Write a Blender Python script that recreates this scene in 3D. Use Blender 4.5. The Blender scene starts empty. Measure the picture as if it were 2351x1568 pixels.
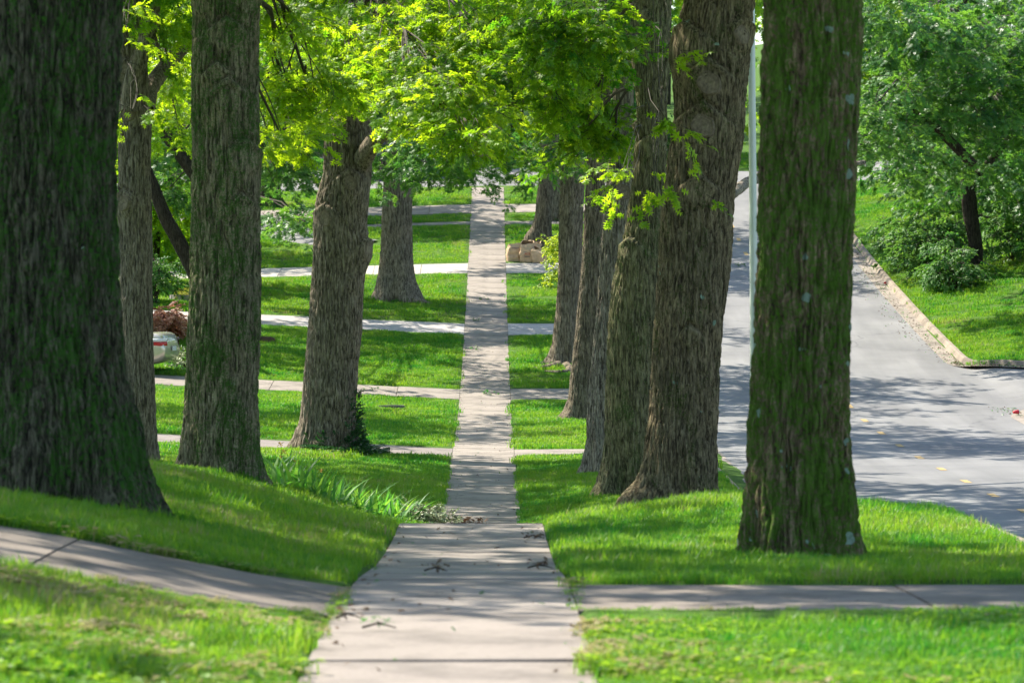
import bpy, math, random
import numpy as np
from mathutils import Matrix, Vector

rng = np.random.default_rng(11)
random.seed(5)
scene = bpy.context.scene
COL = scene.collection

# ---------------------------------------------------------------- camera
F = 9000.0            # focal length in units of a 2351 px wide frame
CAMZ = 1.75
cam_d = bpy.data.cameras.new("camera")
cam = bpy.data.objects.new("camera", cam_d)
COL.objects.link(cam)
cam.location = (0, 0, CAMZ)
cam.rotation_euler = (math.pi / 2 - math.atan(224 / F), 0, -math.atan(44.5 / F))
cam_d.sensor_width = 36.0
cam_d.lens = 36.0 * F / 2351.0
cam_d.clip_start = 0.5
cam_d.clip_end = 900
cam_d.dof.use_dof = True
cam_d.dof.focus_distance = 66.0
cam_d.dof.aperture_fstop = 6.0
scene.camera = cam

# ---------------------------------------------------------------- light
SUN_DIR = Vector((-0.50, 0.42, 0.80)).normalized()      # towards the sun
world = bpy.data.worlds.new("World")
scene.world = world
world.use_nodes = True
wn = world.node_tree.nodes
sky = wn.new("ShaderNodeTexSky")
sky.sky_type = 'NISHITA'
sky.sun_disc = False
sky.sun_elevation = math.asin(SUN_DIR.z)
sky.sun_rotation = math.atan2(SUN_DIR.x, SUN_DIR.y)
wn["Background"].inputs[1].default_value = 0.13
world.node_tree.links.new(sky.outputs[0], wn["Background"].inputs[0])
sun_d = bpy.data.lights.new("sun", 'SUN')
sun_d.energy = 5.0
sun_d.angle = math.radians(0.53)
sun_d.color = (1.0, 0.93, 0.80)
sun = bpy.data.objects.new("sun", sun_d)
COL.objects.link(sun)
sun.rotation_euler = SUN_DIR.to_track_quat('Z', 'Y').to_euler()
sun.location = (-30, 30, 60)
vs = scene.view_settings
vs.view_transform = 'Standard'
vs.look = 'None'
vs.gamma = 1
vs.use_curve_mapping = False
vs.exposure = 1.3
try:
    scene.cycles.use_denoising = True
    scene.cycles.max_bounces = 7
    scene.cycles.diffuse_bounces = 4
    scene.cycles.glossy_bounces = 2
    scene.cycles.transmission_bounces = 5
    scene.cycles.caustics_reflective = False
    scene.cycles.caustics_refractive = False
except Exception:
    pass

# ---------------------------------------------------------------- helpers
RC = cam.rotation_euler.to_matrix()
def unp(x, y, Y):
    d = RC @ Vector(((x - 1175.5) / F, -(y - 784) / F, -1))
    return Vector((0, 0, CAMZ)) + d * (Y / d.y)
def wx(x, Y):
    return (x - 1131.0) / F * Y

def tag(o, label=None, cat=None, group=None, kind=None):
    if label: o["label"] = label
    if cat: o["category"] = cat
    if group: o["group"] = group
    if kind: o["kind"] = kind
    return o
def empty(name, loc, label=None, cat=None, group=None, rz=0.0):
    o = bpy.data.objects.new(name, None)
    o.empty_display_size = 0.2
    o.location = loc
    o.rotation_euler = (0, 0, rz)
    COL.objects.link(o)
    return tag(o, label, cat, group)
def mesh_np(name, V, Fc, mats, smooth=False, mat_idx=None):
    """V (n,3); Fc: array (m,3|4) or a list of arrays"""
    me = bpy.data.meshes.new(name)
    V = np.asarray(V, dtype=np.float32)
    if not isinstance(Fc, list): Fc = [Fc]
    Fc = [np.asarray(f, dtype=np.int32) for f in Fc if len(f)]
    loops = np.concatenate([f.ravel() for f in Fc])
    sizes = np.concatenate([np.full(len(f), f.shape[1], dtype=np.int32) for f in Fc])
    starts = np.concatenate([[0], np.cumsum(sizes)[:-1]]).astype(np.int32)
    me.vertices.add(len(V)); me.vertices.foreach_set("co", V.ravel())
    me.loops.add(len(loops)); me.loops.foreach_set("vertex_index", loops)
    me.polygons.add(len(sizes))
    me.polygons.foreach_set("loop_start", starts)
    me.polygons.foreach_set("loop_total", sizes)
    if mat_idx is not None:
        me.polygons.foreach_set("material_index", np.asarray(mat_idx, dtype=np.int32))
    me.polygons.foreach_set("use_smooth", np.full(len(sizes), smooth, dtype=bool))
    me.update(calc_edges=True)
    me.validate()
    for m in (mats if isinstance(mats, (list, tuple)) else [mats]):
        me.materials.append(m)
    return me
def obj(name, me, parent=None, loc=None, link=True):
    o = bpy.data.objects.new(name, me)
    if link: COL.objects.link(o)
    if parent is not None: o.parent = parent
    if loc is not None: o.location = loc
    return o

class MB:
    def __init__(s): s.V = []; s.Q = []; s.T = []; s.n = 0
    def add(s, V, Q=None, T=None):
        V = np.asarray(V, float).reshape(-1, 3)
        if Q is not None and len(Q): s.Q.append(np.asarray(Q) + s.n)
        if T is not None and len(T): s.T.append(np.asarray(T) + s.n)
        s.V.append(V); s.n += len(V)
    def box(s, c, h, rz=0.0, taper=1.0):
        cx, cy, cz = c; hx, hy, hz = h
        P = []
        for k, sz in enumerate((-1, 1)):
            t = 1 if k == 0 else taper
            for sx, sy in ((-1, -1), (1, -1), (1, 1), (-1, 1)):
                x, y = sx * hx * t, sy * hy * t
                P.append((cx + x * math.cos(rz) - y * math.sin(rz), cy + x * math.sin(rz) + y * math.cos(rz), cz + sz * hz))
        s.add(P, [(0, 3, 2, 1), (4, 5, 6, 7), (0, 1, 5, 4), (1, 2, 6, 5), (2, 3, 7, 6), (3, 0, 4, 7)])
    def tube(s, pts, rad, n=6, cap=True):
        pts = np.asarray(pts, float); m = len(pts)
        rad = np.broadcast_to(np.asarray(rad, float), (m,))
        t = np.gradient(pts, axis=0); t /= np.linalg.norm(t, axis=1)[:, None] + 1e-9
        ref = np.array([0, 0, 1.0]) if abs(t[:, 2]).mean() < .8 else np.array([0, 1.0, 0])
        a = np.cross(t, ref); a /= np.linalg.norm(a, axis=1)[:, None] + 1e-9
        b = np.cross(t, a)
        th = np.linspace(0, 2 * math.pi, n, endpoint=False)
        V = pts[:, None] + rad[:, None, None] * (np.cos(th)[None, :, None] * a[:, None] + np.sin(th)[None, :, None] * b[:, None])
        i = np.arange(m - 1)[:, None] * n; j = np.arange(n)[None]; j2 = (j + 1) % n
        Q = np.stack([i + j, i + j2, i + n + j2, i + n + j], -1).reshape(-1, 4)
        s.add(V.reshape(-1, 3), Q)
    def mesh(s, name, mats, smooth=False):
        V = np.concatenate(s.V)
        L = []
        if s.Q: L.append(np.concatenate(s.Q))
        if s.T: L.append(np.concatenate(s.T))
        return mesh_np(name, V, L, mats, smooth)

def hermite(xs, ys):
    xs = np.asarray(xs, float); ys = np.asarray(ys, float)
    hh = np.diff(xs); dl = np.diff(ys) / hh; m = np.zeros(len(xs)); m[0] = dl[0]; m[-1] = dl[-1]
    for i in range(1, len(xs) - 1):                    # monotone slopes: no overshoot
        if dl[i-1] * dl[i] > 0:
            w1 = 2*hh[i] + hh[i-1]; w2 = hh[i] + 2*hh[i-1]; m[i] = (w1 + w2) / (w1 / dl[i-1] + w2 / dl[i])
    def f(x):
        x = np.asarray(x, float)
        xc = np.clip(x, xs[0], xs[-1])
        i = np.clip(np.searchsorted(xs, xc) - 1, 0, len(xs) - 2)
        h = xs[i + 1] - xs[i]; t = (xc - xs[i]) / h
        return ((2*t**3 - 3*t**2 + 1) * ys[i] + (t**3 - 2*t**2 + t) * h * m[i] + (-2*t**3 + 3*t**2) * ys[i+1] + (t**3 - t**2) * h * m[i+1])
    return f
def sstep(a, b, x):
    t = np.clip((np.asarray(x, float) - a) / (b - a), 0, 1)
    return t * t * (3 - 2 * t)
_tab = np.random.default_rng(99).random((256, 256))
def vnoise(x, y, seed=0, px=None):
    """value noise; px = period in x cells"""
    x = np.asarray(x, float); y = np.asarray(y, float)
    xi = np.floor(x).astype(int); yi = np.floor(y).astype(int)
    fx = x - xi; fy = y - yi
    fx = fx*fx*(3-2*fx); fy = fy*fy*(3-2*fy)
    def g(a, b):
        if px: a = a % px
        return _tab[(a * 7 + seed * 31 + b * 13) % 256, (b * 5 + seed * 17 + a * 3 + (a * b) % 11) % 256]
    return (g(xi, yi)*(1-fx)+g(xi+1, yi)*fx)*(1-fy) + (g(xi, yi+1)*(1-fx)+g(xi+1, yi+1)*fx)*fy

# ---------------------------------------------------------------- terrain
PXL, PXR = -0.793, 0.427
P_prof = hermite([-60, 0, 10, 16, 18.6, 22, 27, 31, 33.5, 36, 40, 45, 50, 55, 59.5, 66, 77, 90, 97, 104, 111, 118, 125, 132, 139, 150, 165, 190, 220, 300],
                 [0.3, 0.02, 0.0, -.03, -.07, -.17, -.45, -.59, -.64, -1.0, -1.42, -1.78, -2.05, -2.28, -2.4, -2.39, -2.38, -2.14, -1.75, -1.23, -.61, .07, .8, 1.6, 2.47, 3.85, 5.6, 8.2, 11, 16])
BL = hermite([-10, 10, 16, 22, 27, 34, 39, 44.5, 50, 55, 60, 66, 300], [.2, .2, .25, .35, .42, .43, .66, .85, .70, .42, .2, 0, 0])
BR = hermite([-10, 16, 20, 24, 27, 31, 33.5, 36, 44.5, 50, 60, 68, 80, 300], [0, 0, .0, .0, .02, .11, .2, .33, .45, .4, .22, .12, 0, 0])
LS = hermite([-10, 40, 60, 78, 111, 120, 127, 133, 300], [.02, .02, .05, .05, .045, .01, -.025, -.03, -.02])
def g(X, Y):
    X = np.asarray(X, float); Y = np.asarray(Y, float)
    z = P_prof(Y)
    z = z + BL(Y) * (.35 * sstep(.83, 3.1, -X) + .65 * np.clip((-X - .8) / 2.3, 0, 1)) + LS(Y) * np.clip(-X - .8, 0, 30)
    z = z + BR(Y) * sstep(.45, 2.0, X) * (1 - .55 * sstep(2.4, 3.9, X)) * (1 - sstep(3.85, 4.15, X))
    z = z - .10 * sstep(3.85, 4.15, X) * (1 - sstep(12.4, 13.2, X))
    up = sstep(100, 104, Y) * np.clip(X - 12.6, 0, 14) * .13 + (1 - sstep(90, 93, Y)) * np.clip(X - 12.8, 0, 14) * .05
    return z + up
CROSS = [  # (y0, y1, x0, x1, material key, kind)
    (19.4, 21.9, -16, PXL, 'conc_old'), (19.7, 22.1, PXR, 4.1, 'conc_old'),
    (76.0, 79.0, -16, PXL, 'aggr'), (76.3, 78.6, PXR, 4.1, 'conc'),
    (93.7, 96.0, -16, PXL, 'conc'), (93.5, 96.2, PXR, 4.1, 'conc'),
    (109.3, 111.9, -16, PXL, 'aggr_light'), (109.2, 112.0, PXR, 4.1, 'aggr_light'),
    (125.2, 127.9, -16, PXL, 'conc_new'), (125.2, 128.0, PXR, 4.1, 'conc_new'),
    (138.9, 139.6, -9, PXL, 'conc'), (138.9, 139.7, PXR, 4.1, 'conc'),
    (142.2, 144.8, -16, PXL, 'conc'), (142.4, 144.9, PXR, 4.1, 'conc')]
RX0, RX1 = 4.22, 12.4
ST0, ST1 = 93.0, 101.0
XS0, XS1 = 151.0, 158.5
def in_road(X, Y, pad=0.0):
    X = np.asarray(X, float); Y = np.asarray(Y, float)
    r = (X > RX0 - pad) & (X < RX1 + pad) & (Y < XS1)
    # flared side street mouth
    R = 2.6
    a = (X >= RX1 - .5) & (Y > ST0 - pad) & (Y < ST1 + pad)
    dx = np.clip(RX1 + R - X, 0, R)
    hi = ST1 + (R - np.sqrt(np.maximum(R*R - dx*dx, 0))) ; lo = ST0 - (R - np.sqrt(np.maximum(R*R - dx*dx, 0)))
    b = (X >= RX1 - .5) & (X < RX1 + R) & (Y < hi + pad) & (Y > lo - pad)
    c = (Y > XS0 - pad) & (Y < XS1 + pad)
    return r | a | b | c
DRV = np.array([(-4.4, 134.3), (-5.6, 135), (-7.0, 137.5), (-8.3, 141.0), (-10.5, 145.5)])
def near_drv(X, Y, w=1.5):
    d = np.full(np.shape(X), 1e9)
    for a, b in zip(DRV[:-1], DRV[1:]):
        ab = b - a
        t = np.clip(((X - a[0]) * ab[0] + (Y - a[1]) * ab[1]) / (ab @ ab), 0, 1)
        d = np.minimum(d, np.hypot(X - a[0] - t * ab[0], Y - a[1] - t * ab[1]))
    return d < w
def paved(X, Y, pad=0.0):
    X = np.asarray(X, float); Y = np.asarray(Y, float)
    m = (X > PXL - pad) & (X < PXR + pad) & (Y < XS0)
    for y0, y1, x0, x1, _ in CROSS:
        m |= (Y > y0 - pad) & (Y < y1 + pad) & (X > x0 - pad) & (X < x1 + pad)
    return m | in_road(X, Y, pad + .0) | near_drv(X, Y, .95 + pad)

# ---------------------------------------------------------------- materials
def nt(name):
    m = bpy.data.materials.new(name); m.use_nodes = True
    t = m.node_tree
    for n in list(t.nodes): t.nodes.remove(n)
    out = t.nodes.new("ShaderNodeOutputMaterial")
    return m, t, out
def N(t, typ, **kw):
    n = t.nodes.new(typ)
    for k, v in kw.items():
        if k.startswith("i_"):
            key = k[2:]
            n.inputs[int(key) if key.isdigit() else key].default_value = v
        else: setattr(n, k, v)
    return n
def ramp(t, fac, stops):
    r = t.nodes.new("ShaderNodeValToRGB")
    e = r.color_ramp.elements
    while len(e) < len(stops): e.new(0.5)
    for el, (p, c) in zip(e, stops):
        el.position = p; el.color = (*c, 1) if len(c) == 3 else c
    t.links.new(fac, r.inputs[0])
    return r.outputs[0]
def mixc(t, fac, a, b, mode='MIX'):
    n = t.nodes.new("ShaderNodeMix"); n.data_type = 'RGBA'; n.blend_type = mode
    for s, v in ((n.inputs[0], fac), (n.inputs[6], a), (n.inputs[7], b)):
        if hasattr(v, "links") or hasattr(v, "is_linked"): t.links.new(v, s)
        else: s.default_value = v if isinstance(v, (int, float)) else (*v, 1)
    return n.outputs[2]
def noise(t, scale, detail=4, rough=.55, vec=None, dist=0.0):
    n = N(t, "ShaderNodeTexNoise", i_Scale=scale, i_Detail=detail, i_Roughness=rough, i_Distortion=dist)
    if vec is not None: t.links.new(vec, n.inputs["Vector"])
    return n.outputs[0]
def objco(t, scale=(1, 1, 1)):
    tc = t.nodes.new("ShaderNodeTexCoord")
    mp = N(t, "ShaderNodeMapping"); mp.inputs["Scale"].default_value = scale
    t.links.new(tc.outputs["Object"], mp.inputs[0])
    return mp.outputs[0]
def principled(t, out, col, rough=.8, bump=None, bs=.3, bd=.01, spec=.3):
    p = t.nodes.new("ShaderNodeBsdfPrincipled")
    if isinstance(col, tuple): p.inputs["Base Color"].default_value = (*col, 1)
    else: t.links.new(col, p.inputs["Base Color"])
    p.inputs["Roughness"].default_value = rough
    p.inputs["Specular IOR Level"].default_value = spec
    if bump is not None:
        b = N(t, "ShaderNodeBump", i_Strength=bs, i_Distance=bd)
        t.links.new(bump, b.inputs["Height"]); t.links.new(b.outputs[0], p.inputs["Normal"])
    t.links.new(p.outputs[0], out.inputs[0])
    return p
def simple(name, col, rough=.6, var=.25, scale=8, metal=0, bs=.15, spec=.4):
    m, t, out = nt(name)
    v = objco(t)
    n = noise(t, scale, 5, .6, v)
    c2 = tuple(c * (1 - var) for c in col); c1 = tuple(min(1, c * (1 + var)) for c in col)
    c = ramp(t, n, [(.3, c2), (.7, c1)])
    p = principled(t, out, c, rough, n, bs, .01, spec)
    p.inputs["Metallic"].default_value = metal
    return m
def concrete(name, base, stain=.35, agg=0.0):
    m, t, out = nt(name)
    v = objco(t)
    oi = t.nodes.new("ShaderNodeObjectInfo")
    big = noise(t, 1.1, 6, .65, v)
    fine = noise(t, 45, 4, .7, v)
    d = tuple(c * (1 - stain) for c in base)
    l = tuple(c * 1.12 for c in base)
    c = ramp(t, big, [(.32, d), (.52, base), (.75, l)])
    sp = ramp(t, fine, [(.3, (.72, .7, .68)), (.55, (1, 1, 1)), (.8, (1.08, 1.08, 1.08))])
    c = mixc(t, .55 + agg * .4, c, sp, 'MULTIPLY')
    rnd = ramp(t, oi.outputs["Random"], [(0, (.84, .83, .82)), (1, (1.06, 1.05, 1.04))])
    c = mixc(t, .8, c, rnd, 'MULTIPLY')
    dirt = ramp(t, noise(t, 4, 9, .78, v), [(.53, (0, 0, 0)), (.68, (1, 1, 1))])
    c = mixc(t, mixc(t, .4, dirt, (0, 0, 0)), c, tuple(x * .5 for x in base))
    vo = N(t, "ShaderNodeTexVoronoi", feature='DISTANCE_TO_EDGE', i_Scale=.8)
    nz = N(t, "ShaderNodeTexNoise", i_Scale=2.5, i_Detail=6); t.links.new(v, nz.inputs[0])
    vv = t.nodes.new("ShaderNodeVectorMath"); vv.operation = 'ADD'
    off = t.nodes.new("ShaderNodeCombineXYZ"); sc = N(t, "ShaderNodeMath", operation='MULTIPLY'); sc.inputs[1].default_value = 37
    t.links.new(oi.outputs["Random"], sc.inputs[0]); t.links.new(sc.outputs[0], off.inputs[0])
    t.links.new(v, vv.inputs[0]); t.links.new(nz.outputs[1], vv.inputs[1])
    v3 = t.nodes.new("ShaderNodeVectorMath"); v3.operation = 'ADD'; t.links.new(vv.outputs[0], v3.inputs[0]); t.links.new(off.outputs[0], v3.inputs[1])
    t.links.new(v3.outputs[0], vo.inputs["Vector"])
    ck = ramp(t, vo.outputs["Distance"], [(.0, (1, 1, 1)), (.012, (0, 0, 0))])
    some = ramp(t, oi.outputs["Random"], [(.62, (0, 0, 0)), (.63, (.8, .8, .8))])
    c = mixc(t, mixc(t, 1.0, ck, some, 'MULTIPLY'), c, (.05, .04, .03))
    principled(t, out, c, .9, fine, .25 + agg, .006, .25)
    return m
M = {}
M['conc'] = concrete("concrete", (.265, .232, .205), .55)
M['conc_old'] = concrete("old_concrete", (.20, .17, .145), .55)
M['conc_new'] = concrete("pale_concrete", (.42, .385, .35), .2)
M['aggr'] = concrete("exposed_aggregate", (.24, .21, .20), .35, .6)
M['aggr_light'] = concrete("light_aggregate", (.42, .39, .38), .25, .6)
M['kerb'] = concrete("kerb_concrete", (.27, .225, .18), .45)
def road_mat():
    m, t, out = nt("asphalt")
    v = objco(t)
    big = noise(t, .35, 6, .6, v); fine = noise(t, 60, 3, .7, v)
    c = ramp(t, big, [(.3, (.135, .134, .136)), (.7, (.215, .212, .21))])
    wl = noise(t, 1.0, 4, .6, objco(t, (1.1, .03, 1)))
    c = mixc(t, .7, c, ramp(t, wl, [(.35, (.72, .72, .72)), (.65, (1.12, 1.11, 1.1))]), 'MULTIPLY')
    c = mixc(t, .5, c, ramp(t, fine, [(.3, (.7, .7, .7)), (.7, (1.1, 1.1, 1.1))]), 'MULTIPLY')
    vo = N(t, "ShaderNodeTexVoronoi", feature='DISTANCE_TO_EDGE', i_Scale=.16)
    nz = N(t, "ShaderNodeTexNoise", i_Scale=1.2, i_Detail=5); t.links.new(v, nz.inputs[0])
    vv = t.nodes.new("ShaderNodeVectorMath"); vv.operation = 'ADD'
    t.links.new(v, vv.inputs[0]); t.links.new(nz.outputs[1], vv.inputs[1]); t.links.new(vv.outputs[0], vo.inputs["Vector"])
    ck = ramp(t, vo.outputs["Distance"], [(.0, (1, 1, 1)), (.006, (0, 0, 0))])
    c = mixc(t, ck, c, (.09, .09, .095))
    principled(t, out, c, .75, fine, .2, .005, .35)
    return m
M['road'] = road_mat()
def ground_mat():
    m, t, out = nt("turf")
    v = objco(t)
    a = noise(t, 1.3, 6, .65, v); b = noise(t, 14, 5, .7, v)
    c = ramp(t, b, [(.3, (.035, .075, .012)), (.6, (.07, .14, .02)), (.8, (.12, .15, .045))])
    thin = ramp(t, a, [(.62, (0, 0, 0)), (.78, (1, 1, 1))])
    c = mixc(t, mixc(t, .6, thin, (0, 0, 0)), c, (.16, .12, .07))
    principled(t, out, c, .95, b, .6, .03, .1)
    return m
M['turf'] = ground_mat()
M['soil'] = simple("soil", (.10, .075, .05), .95, .4, 12, bs=.6)

def leaf_mat(name, dark, light, tdark, tlight, tr=.42, gloss=.45, spec=.35, straw=None):
    """leaf / blade: diffuse front, light passing through; tint read from each spray"""
    m, t, out = nt(name)
    at = N(t, "ShaderNodeAttribute", attribute_type='INSTANCER', attribute_name="tint")
    at2 = N(t, "ShaderNodeAttribute", attribute_type='GEOMETRY', attribute_name="ltint")
    add = N(t, "ShaderNodeMath", operation='MULTIPLY_ADD'); add.inputs[1].default_value = .45
    t.links.new(at2.outputs["Fac"], add.inputs[0]); t.links.new(at.outputs["Fac"], add.inputs[2])
    sub = N(t, "ShaderNodeMath", operation='SUBTRACT', use_clamp=True); sub.inputs[1].default_value = .22
    t.links.new(add.outputs[0], sub.inputs[0])
    if straw:
        c = ramp(t, sub.outputs[0], [(0, dark), (.9, light), (1.0, straw)])
        ct = ramp(t, sub.outputs[0], [(0, tdark), (.9, tlight), (1.0, straw)])
    else:
        c = ramp(t, sub.outputs[0], [(0, dark), (1, light)])
        ct = ramp(t, sub.outputs[0], [(0, tdark), (1, tlight)])
    p = t.nodes.new("ShaderNodeBsdfPrincipled")
    t.links.new(c, p.inputs["Base Color"]); p.inputs["Roughness"].default_value = gloss
    p.inputs["Specular IOR Level"].default_value = spec
    tl = t.nodes.new("ShaderNodeBsdfTranslucent"); t.links.new(ct, tl.inputs[0])
    mx = N(t, "ShaderNodeMixShader", i_0=tr)
    t.links.new(p.outputs[0], mx.inputs[1]); t.links.new(tl.outputs[0], mx.inputs[2])
    t.links.new(mx.outputs[0], out.inputs[0])
    return m
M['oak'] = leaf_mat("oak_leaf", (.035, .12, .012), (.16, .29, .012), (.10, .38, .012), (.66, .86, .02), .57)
M['oakdark'] = leaf_mat("shaded_oak_leaf", (.025, .10, .025), (.085, .21, .045), (.06, .28, .04), (.30, .58, .05), .42, .42, .4)  # oak leaf copy with shade put into its darker, bluer colour
M['grass'] = leaf_mat("grass_blade", (.010, .12, .012), (.12, .25, .018), (.012, .31, .018), (.42, .62, .03), .45, .45, .25, straw=(.36, .31, .14))
M['ivy'] = leaf_mat("ivy_leaf", (.012, .06, .015), (.03, .12, .03), (.02, .12, .02), (.08, .25, .04), .2, .35, .5)
M['shrub'] = leaf_mat("shrub_leaf", (.035, .13, .03), (.14, .29, .06), (.06, .25, .03), (.28, .5, .06), .35, .5, .25)
M['red_leaf'] = leaf_mat("red_leaf", (.32, .11, .07), (.62, .34, .22), (.5, .18, .08), (.8, .42, .2), .3, .4, .4)
M['pale_leaf'] = leaf_mat("pale_leaf", (.10, .18, .05), (.55, .58, .40), (.12, .25, .06), (.55, .6, .35), .3, .4, .4)
M['yellow_leaf'] = leaf_mat("yellow_green_leaf", (.12, .24, .02), (.30, .42, .03), (.3, .5, .03), (.75, .85, .06), .5, .4, .4)
M['gold_cover'] = leaf_mat("golden_cover", (.25, .27, .02), (.42, .40, .04), (.3, .35, .03), (.6, .6, .06), .3, .5, .3)
M['dead_leaf'] = leaf_mat("dead_leaf", (.09, .05, .025), (.26, .17, .09), (.1, .05, .02), (.3, .2, .1), .2, .6, .2)

def bark_mat(name, c_ridge, c_mid, c_dark, moss=.5, lichen=.0, mossc=(.035, .085, .008), seed=0.0):
    m, t, out = nt(name)
    v = objco(t, (1, 1, .14))
    v2 = objco(t)
    if seed:
        for vv in (v, v2): vv.node.inputs["Location"].default_value = (seed, seed * .7, seed * 1.3)
    a = noise(t, 27, 8, .78, v, .35); b = noise(t, 70, 5, .7, v, .3); s = noise(t, 1.6, 5, .6, v2); f = noise(t, 40, 4, .7, v2)
    c = ramp(t, a, [(.42, c_dark), (.49, c_mid), (.58, c_ridge)])
    c = mixc(t, .6, c, ramp(t, b, [(.3, (.62, .62, .62)), (.7, (1.2, 1.2, 1.2))]), 'MULTIPLY')
    c = mixc(t, .7, c, ramp(t, s, [(.3, (.72, .74, .76)), (.7, (1.15, 1.1, 1.05))]), 'MULTIPLY')
    if moss > 0:
        mm = N(t, "ShaderNodeMath", operation='MULTIPLY_ADD'); mm.inputs[1].default_value = .55
        t.links.new(noise(t, 3.2, 8, .75, objco(t, (1, 1, .45)), .5), mm.inputs[0])
        m3 = N(t, "ShaderNodeMath", operation='MULTIPLY'); m3.inputs[1].default_value = .45
        t.links.new(f, m3.inputs[0]); t.links.new(m3.outputs[0], mm.inputs[2])
        lo = .66 - .26 * moss
        k = ramp(t, mm.outputs[0], [(lo - .02, (0, 0, 0)), (lo + .06, (1, 1, 1))])
        mc = ramp(t, f, [(.3, tuple(x * .5 for x in mossc)), (.7, tuple(x * 1.5 for x in mossc))])
        c = mixc(t, mixc(t, .85, (0, 0, 0), k), c, mc)
    if lichen > 0:
        vo = N(t, "ShaderNodeTexVoronoi", i_Scale=6.5); vo.inputs["Randomness"].default_value = 1
        vd = t.nodes.new("ShaderNodeVectorMath"); vd.operation = 'ADD'
        nz = N(t, "ShaderNodeTexNoise", i_Scale=9, i_Detail=3); t.links.new(v2, nz.inputs[0])
        sc = t.nodes.new("ShaderNodeVectorMath"); sc.operation = 'SCALE'; sc.inputs[3].default_value = .12
        t.links.new(nz.outputs[1], sc.inputs[0]); t.links.new(v2, vd.inputs[0]); t.links.new(sc.outputs[0], vd.inputs[1])
        t.links.new(vd.outputs[0], vo.inputs["Vector"])
        sel = N(t, "ShaderNodeSeparateColor"); t.links.new(vo.outputs["Color"], sel.inputs[0])
        lt = N(t, "ShaderNodeMath", operation='MULTIPLY_ADD'); lt.inputs[1].default_value = .60; lt.inputs[2].default_value = -.60 + .28 * lichen
        t.links.new(sel.outputs[0], lt.inputs[0])
        cmp_ = N(t, "ShaderNodeMath", operation='LESS_THAN')
        t.links.new(vo.outputs["Distance"], cmp_.inputs[0]); t.links.new(lt.outputs[0], cmp_.inputs[1])
        c = mixc(t, cmp_.outputs[0], c, ramp(t, f, [(.3, (.20, .30, .20)), (.7, (.40, .52, .40))]))
    ad = N(t, "ShaderNodeMath", operation='ADD'); t.links.new(a, ad.inputs[0])
    mu = N(t, "ShaderNodeMath", operation='MULTIPLY'); mu.inputs[1].default_value = .5
    t.links.new(b, mu.inputs[0]); t.links.new(mu.outputs[0], ad.inputs[1])
    principled(t, out, c, .9, ad.outputs[0], 1.0, .05, .2)
    return m
M['bark_R1'] = bark_mat("mossy_bark", (.40, .30, .18), (.20, .14, .08), (.05, .035, .02), .74, 1.0, (.07, .17, .008), 1)
M['bark_L1'] = bark_mat("dark_mossy_bark", (.19, .175, .115), (.075, .07, .042), (.018, .016, .01), .62, .4, (.035, .12, .008), 5)
M['bark_R2'] = bark_mat("brown_bark", (.40, .325, .195), (.21, .165, .098), (.06, .046, .028), .42, .7, (.045, .08, .01), 2)
M['bark_L2'] = bark_mat("green_grey_bark", (.42, .36, .235), (.22, .185, .115), (.05, .042, .028), .6, .25, (.04, .115, .01), 3)
M['bark_R3'] = bark_mat("olive_bark", (.34, .31, .17), (.18, .16, .085), (.05, .045, .025), .42, .3, (.045, .10, .012), 8)
M['bark_pale'] = bark_mat("pale_bark", (.52, .45, .36), (.30, .25, .19), (.08, .065, .05), .1, .1, (.04, .08, .02), 9)
M['bark_grey'] = bark_mat("grey_bark", (.40, .335, .25), (.23, .185, .13), (.075, .06, .045), .22, .1, (.04, .08, .02), 4)
M['bark_plain'] = bark_mat("plain_bark", (.31, .255, .18), (.17, .135, .09), (.05, .04, .03), .35, 0, (.03, .06, .015), 6)
M['bark_dark'] = bark_mat("dark_bark", (.08, .065, .045), (.045, .035, .024), (.02, .015, .01), .3, 0, (.03, .05, .01), 7)  # very dark brown bark for the leaning, bank and background trunks
M['twig'] = simple("twig_bark", (.05, .038, .027), .9, .4, 10)
M['scar'] = simple("weathered_wood", (.175, .135, .09), .9, .5, 24, bs=.9)

# ---------------------------------------------------------------- ground sheet
def axis(parts):
    r = [parts[0][0]]
    for a, b, s in parts:
        n = max(1, int(round((b - a) / s))); r += list(np.linspace(a, b, n + 1)[1:])
    return np.array(r)
xs = axis([(-90, -30, 4), (-30, -12, 1), (-12, -4, .4), (-4, PXL - .05, .2), (PXL - .05, PXR + .05, .13), (PXR + .05, 4.2, .15), (4.2, 12.2, .8), (12.2, 16, .1), (16, 34, 1), (34, 100, 4)])
ys = axis([(-25, 12, 1.5), (12, 60, .25), (60, 92, .5), (92, 104, .25), (104, 150, .5), (150, 160, .25), (160, 200, 2), (200, 340, 8)])
GX, GY = np.meshgrid(xs, ys)
GZ = g(GX, GY)
inner = paved(GX, GY, -.03)
GZ = GZ + np.where(inner, -.07, .012) + (vnoise(GX * 1.3, GY * 1.1, 3) - .5) * .03
nx, ny = len(xs), len(ys)
ii = (np.arange(ny - 1)[:, None] * nx + np.arange(nx - 1)[None]).ravel()
Q = np.stack([ii, ii + 1, ii + nx + 1, ii + nx], -1)
ground = obj("ground", mesh_np("ground", np.stack([GX, GY, GZ], -1).reshape(-1, 3), Q, M['turf'], True))
tag(ground, "rolling green lawn ground dipping and rising along the street", "ground", kind="structure")

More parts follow.
